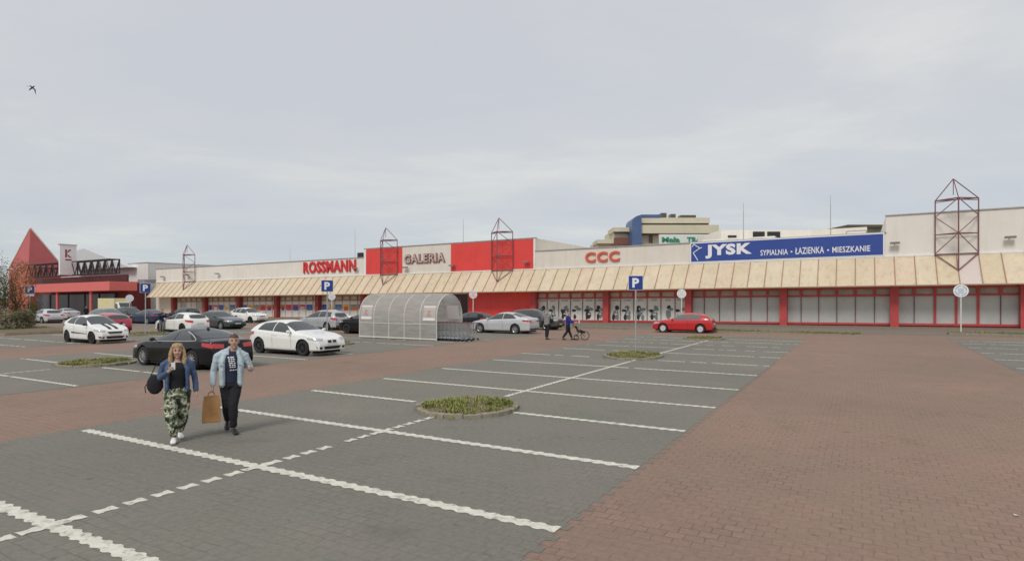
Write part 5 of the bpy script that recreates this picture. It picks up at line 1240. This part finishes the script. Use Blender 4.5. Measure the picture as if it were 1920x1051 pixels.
m_greyc = mat('grey_cloth', (.24, .24, .23), .9, noise=.35, nscale=8); m_bluec = mat('royal_blue_cloth', (.015, .02, .22), .8, noise=.2); m_nvc = mat('navy_jacket', (.015, .022, .05), .8)
walker(2.1, 36.3, 'pedestrian in grey hooded top and black trousers with a black backpack, arms bent', 1.86, m_greyc, m_blk, mat('grey_hair', (.14, .14, .13), .8), 2.6, 'up', .12, 'hood')
wp = thing('backpack', (2.33, 36.28, g(2.3, 36.3)+1.02), 0, 'black backpack on the pedestrian in the grey top', 'bag')
mb = MB(); limb(mb, [(0, 0, .0, .12, .10), (0, 0, .2, .15, .12), (0, 0, .42, .12, .09)]); remesh(mb, 'pack', m_blk, wp, .015, 2)
mb = MB(); mb.path([Vector((-.05, -.08, .42)), Vector((-.16, -.10, .46)), Vector((-.22, -.12, .2)), Vector((-.1, -.08, .02))], .018, 6); mb.build('strap', m_blk, wp)
st_p = walker(3.32, 35.9, 'pedestrian in royal blue jacket pushing a dark stroller', 1.72, m_bluec, m_blk, mat('dark_hair', (.03, .03, .025), .8), R(80), 'push', .42)
walker(-24.95, 43.3, 'person in navy jacket standing at the front wing of the white hatchback', 1.66, m_nvc, mat('grey_trousers', (.2, .2, .21), .9), m_hairr, .5, 'up', .05)
walker(-57.5, 82.0, 'distant pedestrian in black before the supermarket columns', 1.75, m_blk, m_blk, m_hairr, .5, 'down', .1)
# stroller
so = thing('stroller', (4.02, 35.95, g(4.0, 35.9)+.005), R(-6), 'dark three-wheeled stroller with a large front wheel', 'stroller')
mb = MB()
for y in (-.22, .22):
    mb.path([Vector((-.52, y, 1.02)), Vector((-.35, y, .80)), Vector((.05, y, .42)), (Vector((.28, y*.15, .20)))], .015, 6); mb.path([Vector((.02, y, .62)), Vector((-.22, y, .15))], .014, 6)
mb.tube((-.52, -.22, 1.02), (-.52, .22, 1.02), .018, 6); mb.tube((-.22, -.26, .15), (-.22, .26, .15), .012, 6); mb.build('frame', mat('stroller_frame', (.12, .12, .12), .4, .5), so)
mb = MB(); limb(mb, [(-.12, 0, .52, .19, .08), (.10, 0, .50, .19, .09), (.28, 0, .44, .17, .06)], Vector((0, 1, 0))); limb(mb, [(-.12, 0, .52, .18, .06), (-.25, 0, .80, .18, .06)], Vector((0, 1, 0))); remesh(mb, 'seat', m_blk, so, .015, 2)
mb = MB(); rg = []
for i in range(9):
    a = R(20+i*14); rg.append([Vector((-.18+.34*math.cos(a)*.9, y, .62+.34*math.sin(a))) for y in (-.21, -.1, 0, .1, .21)])
mb.loft(rg, False, False); mb.build('hood', mat('stroller_hood', (.07, .03, .03), .8), so, smooth=True)
def swheel(x, y, r):
    T = MB(); n = 20
    T.loft([[Vector((x+(r-.02+.02*math.cos(b))*math.cos(a), y+.02*math.sin(b), r+(r-.02+.02*math.cos(b))*math.sin(a))) for b in [6.283*j/8 for j in range(8)]] for a in [6.283185*i/n for i in range(n+1)]], True, False)
    w_ = T.build('wheel', m_tyre, so); S = MB()
    for i in range(8): a = 6.283*i/8; S.tube((x, y, r), (x+(r-.02)*math.cos(a), y, r+(r-.02)*math.sin(a)), .006, 4)
    S.tube((x, y-.03, r), (x, y+.03, r), .025, 8); S.build('spokes', m_galv, w_)
swheel(.30, 0, .26); swheel(-.22, -.27, .15); swheel(-.22, .27, .15)

# ================================================================ PLANTS AT FAR LEFT
def leaves(mb, c, rad, n, size, clumps=14, sd=1, ln=1.7):
    r_ = random.Random(sd); c = Vector(c); cl = []
    for i in range(clumps):
        a = r_.random()*6.283; u = r_.uniform(-1, 1); q = r_.random()**.5
        cl.append((c+Vector((rad[0]*math.sqrt(1-u*u)*math.cos(a)*q, rad[1]*math.sqrt(1-u*u)*math.sin(a)*q, rad[2]*u*q)), r_.uniform(.22, .42)*min(rad)*1.3))
    for i in range(n):
        k, kr = r_.choice(cl); d = Vector((r_.gauss(0, 1), r_.gauss(0, 1), r_.gauss(0, 1))).normalized(); p = k+d*kr*r_.random()**.4
        if p.z < .06: continue
        a = Vector((r_.gauss(0, 1), r_.gauss(0, 1), r_.gauss(0, .6))).normalized(); b = a.orthogonal().normalized(); s_ = size*r_.uniform(.6, 1.4)
        mb.cur = (r_.random() < .2)+0
        mb.add([p-b*s_*.5, p+a*s_*.2*ln, p+b*s_*.5+a*s_*.1, p+a*s_*ln], [(0, 1, 3), (1, 2, 3)])
def tree(X, Y, H, cr, label, mats, seed, group=None, cz=None, nleaf=20000, name='tree'):
    o = thing(name, (X, Y, g(X, Y)), 0, label, 'tree', group); r_ = random.Random(seed)
    mb = MB(); z0 = H*.35; mb.tube((0, 0, -.1), (.05, .03, z0), H*.025, 8, H*.018)
    for i in range(9):
        a = r_.random()*6.283; h = r_.uniform(.2, .9)*H; st = Vector((.05, .03, min(z0, h*.6))); mb.tube(st, (math.cos(a)*cr*.6, math.sin(a)*cr*.6, h), H*.011, 5, .012)
    mb.build('trunk', m_bark, o)
    mb = MB(); leaves(mb, (0, 0, cz or H*.6), (cr, cr, H*(.5 if cz else .42)), nleaf, .06, 70, seed); mb.build('crown', mats, o)
    return o
tree(-38.6, 43.5, 5.6, 2.2, 'dense olive green tree at the left edge of the picture', [m_leaf, m_leaf4], 3, cz=2.8)
tree(-36.9, 45.2, 5.0, 1.4, 'thin reddish autumn tree right of the olive green tree', [m_leaf2, m_leaf], 5, cz=3.0, nleaf=3800)
for i, (X, Y, r, h, lab, ms) in enumerate(((-37.4, 43.2, 1.2, 1.5, 'low shrub with pale flower heads at the left edge', [m_leaf3, m_leaf]), (-36.1, 44.3, .9, 1.7, 'pale grassy shrub at the right end of the bed', [m_leaf3, m_leaf]), (-36.5, 45.6, 1.0, 2.2, 'tall green shrub beside the leftmost parking sign', [m_leaf, m_leaf4]))):
    o = thing('shrub', (X, Y, g(X, Y)), 0, lab, 'shrub', 'shrubs in the left planting bed'); mb = MB(); leaves(mb, (0, 0, h*.52), (r, r, h*.5), 4200, .055, 22, 20+i); mb.build('foliage', ms, o)
    mb = MB()
    for k in range(6): a = k*1.05; mb.tube((0, 0, -.05), (math.cos(a)*r*.5, math.sin(a)*r*.5, h*.6), .015, 5)
    mb.build('stem', m_bark, o)
bt = G(64.5, 41.5); o = thing('planting_bed', bt, ANG, 'kerbed planting bed under the trees at the left edge', 'planting bed')
mb = MB(); mb.box(-6, 2.6, -3.5, 2.0, -.1, .13); mb.build('kerb', m_kerb, o, bevel=.03)
mb = MB(); mb.box(-5.8, 2.4, -3.3, 1.8, 0, .16); mb.build('soil', m_soil, o)
for i, (px, Y, H, cr) in enumerate(((8, 190, 15.5, 5), (-22, 180, 16, 6))):
    tree((px-960)/1139*Y, Y, H, cr, ('small distant treetop left of the red pyramid roof', 'larger distant treetop at the very left edge')[i], [m_leaf4, m_leaf4], 40+i, 'distant trees at far left', nleaf=2500)

# bird
bd = thing('bird', (-24.3, 30.75, 2.5+389*30.75/1139), R(30), 'small dark bird flying in the grey sky at upper left', 'bird')
mb = MB(); limb(mb, [(-.11, 0, -.02, .006, .012), (-.05, 0, 0, .018, .02), (.03, 0, .02, .024, .026), (.09, 0, .04, .014, .016), (.12, 0, .045, .004, .004)], Vector((0, 1, 0)), 10)
for s_, up in ((1, .03), (-1, -.17)):
    mb.loft([[Vector((.05, s_*.01, .025)), Vector((-.01, s_*.01, .025)), Vector((.02, s_*.01, .01))], [Vector((.06, s_*.10, .05+up*.5)), Vector((.0, s_*.10, .045+up*.5)), Vector((.03, s_*.10, .035+up*.5))], [Vector((-.06, s_*.21, .02+up)), Vector((-.07, s_*.21, .02+up)), Vector((-.065, s_*.21, .015+up))]])
remesh(mb, 'body', mat('bird_black', (.008, .008, .008), .8), bd, .005, 1); bd.scale = (1.5, 1.5, 1.5); bd.rotation_euler = (R(25), R(-35), R(50))
# litter specks
for i, (t, s) in enumerate(((12.6, 56.6), (14.2, 56.9), (9.6, 52.2), (24.6, 53.2))):
    o = MB(); a = rnd.random()*3; o.add([Vector((math.cos(a+k*1.3)*.035*rnd.uniform(.6, 1.2), math.sin(a+k*1.3)*.03, .012+.006*(k % 2))) for k in range(5)]+[Vector((0, 0, .004))], [(0, 1, 2, 3, 4), (0, 1, 5), (1, 2, 5), (2, 3, 5), (3, 4, 5), (4, 0, 5)])
    o = o.build('litter_scrap', m_paper); o.location = G(t, s); tag(o, ('white scrap of litter on the red paving at lower right', 'tiny pale scrap on the red paving near the end of the bay line', 'small white scrap lying in the middle of the red lane', 'pale scrap on the red lane behind the woman')[i], 'litter')
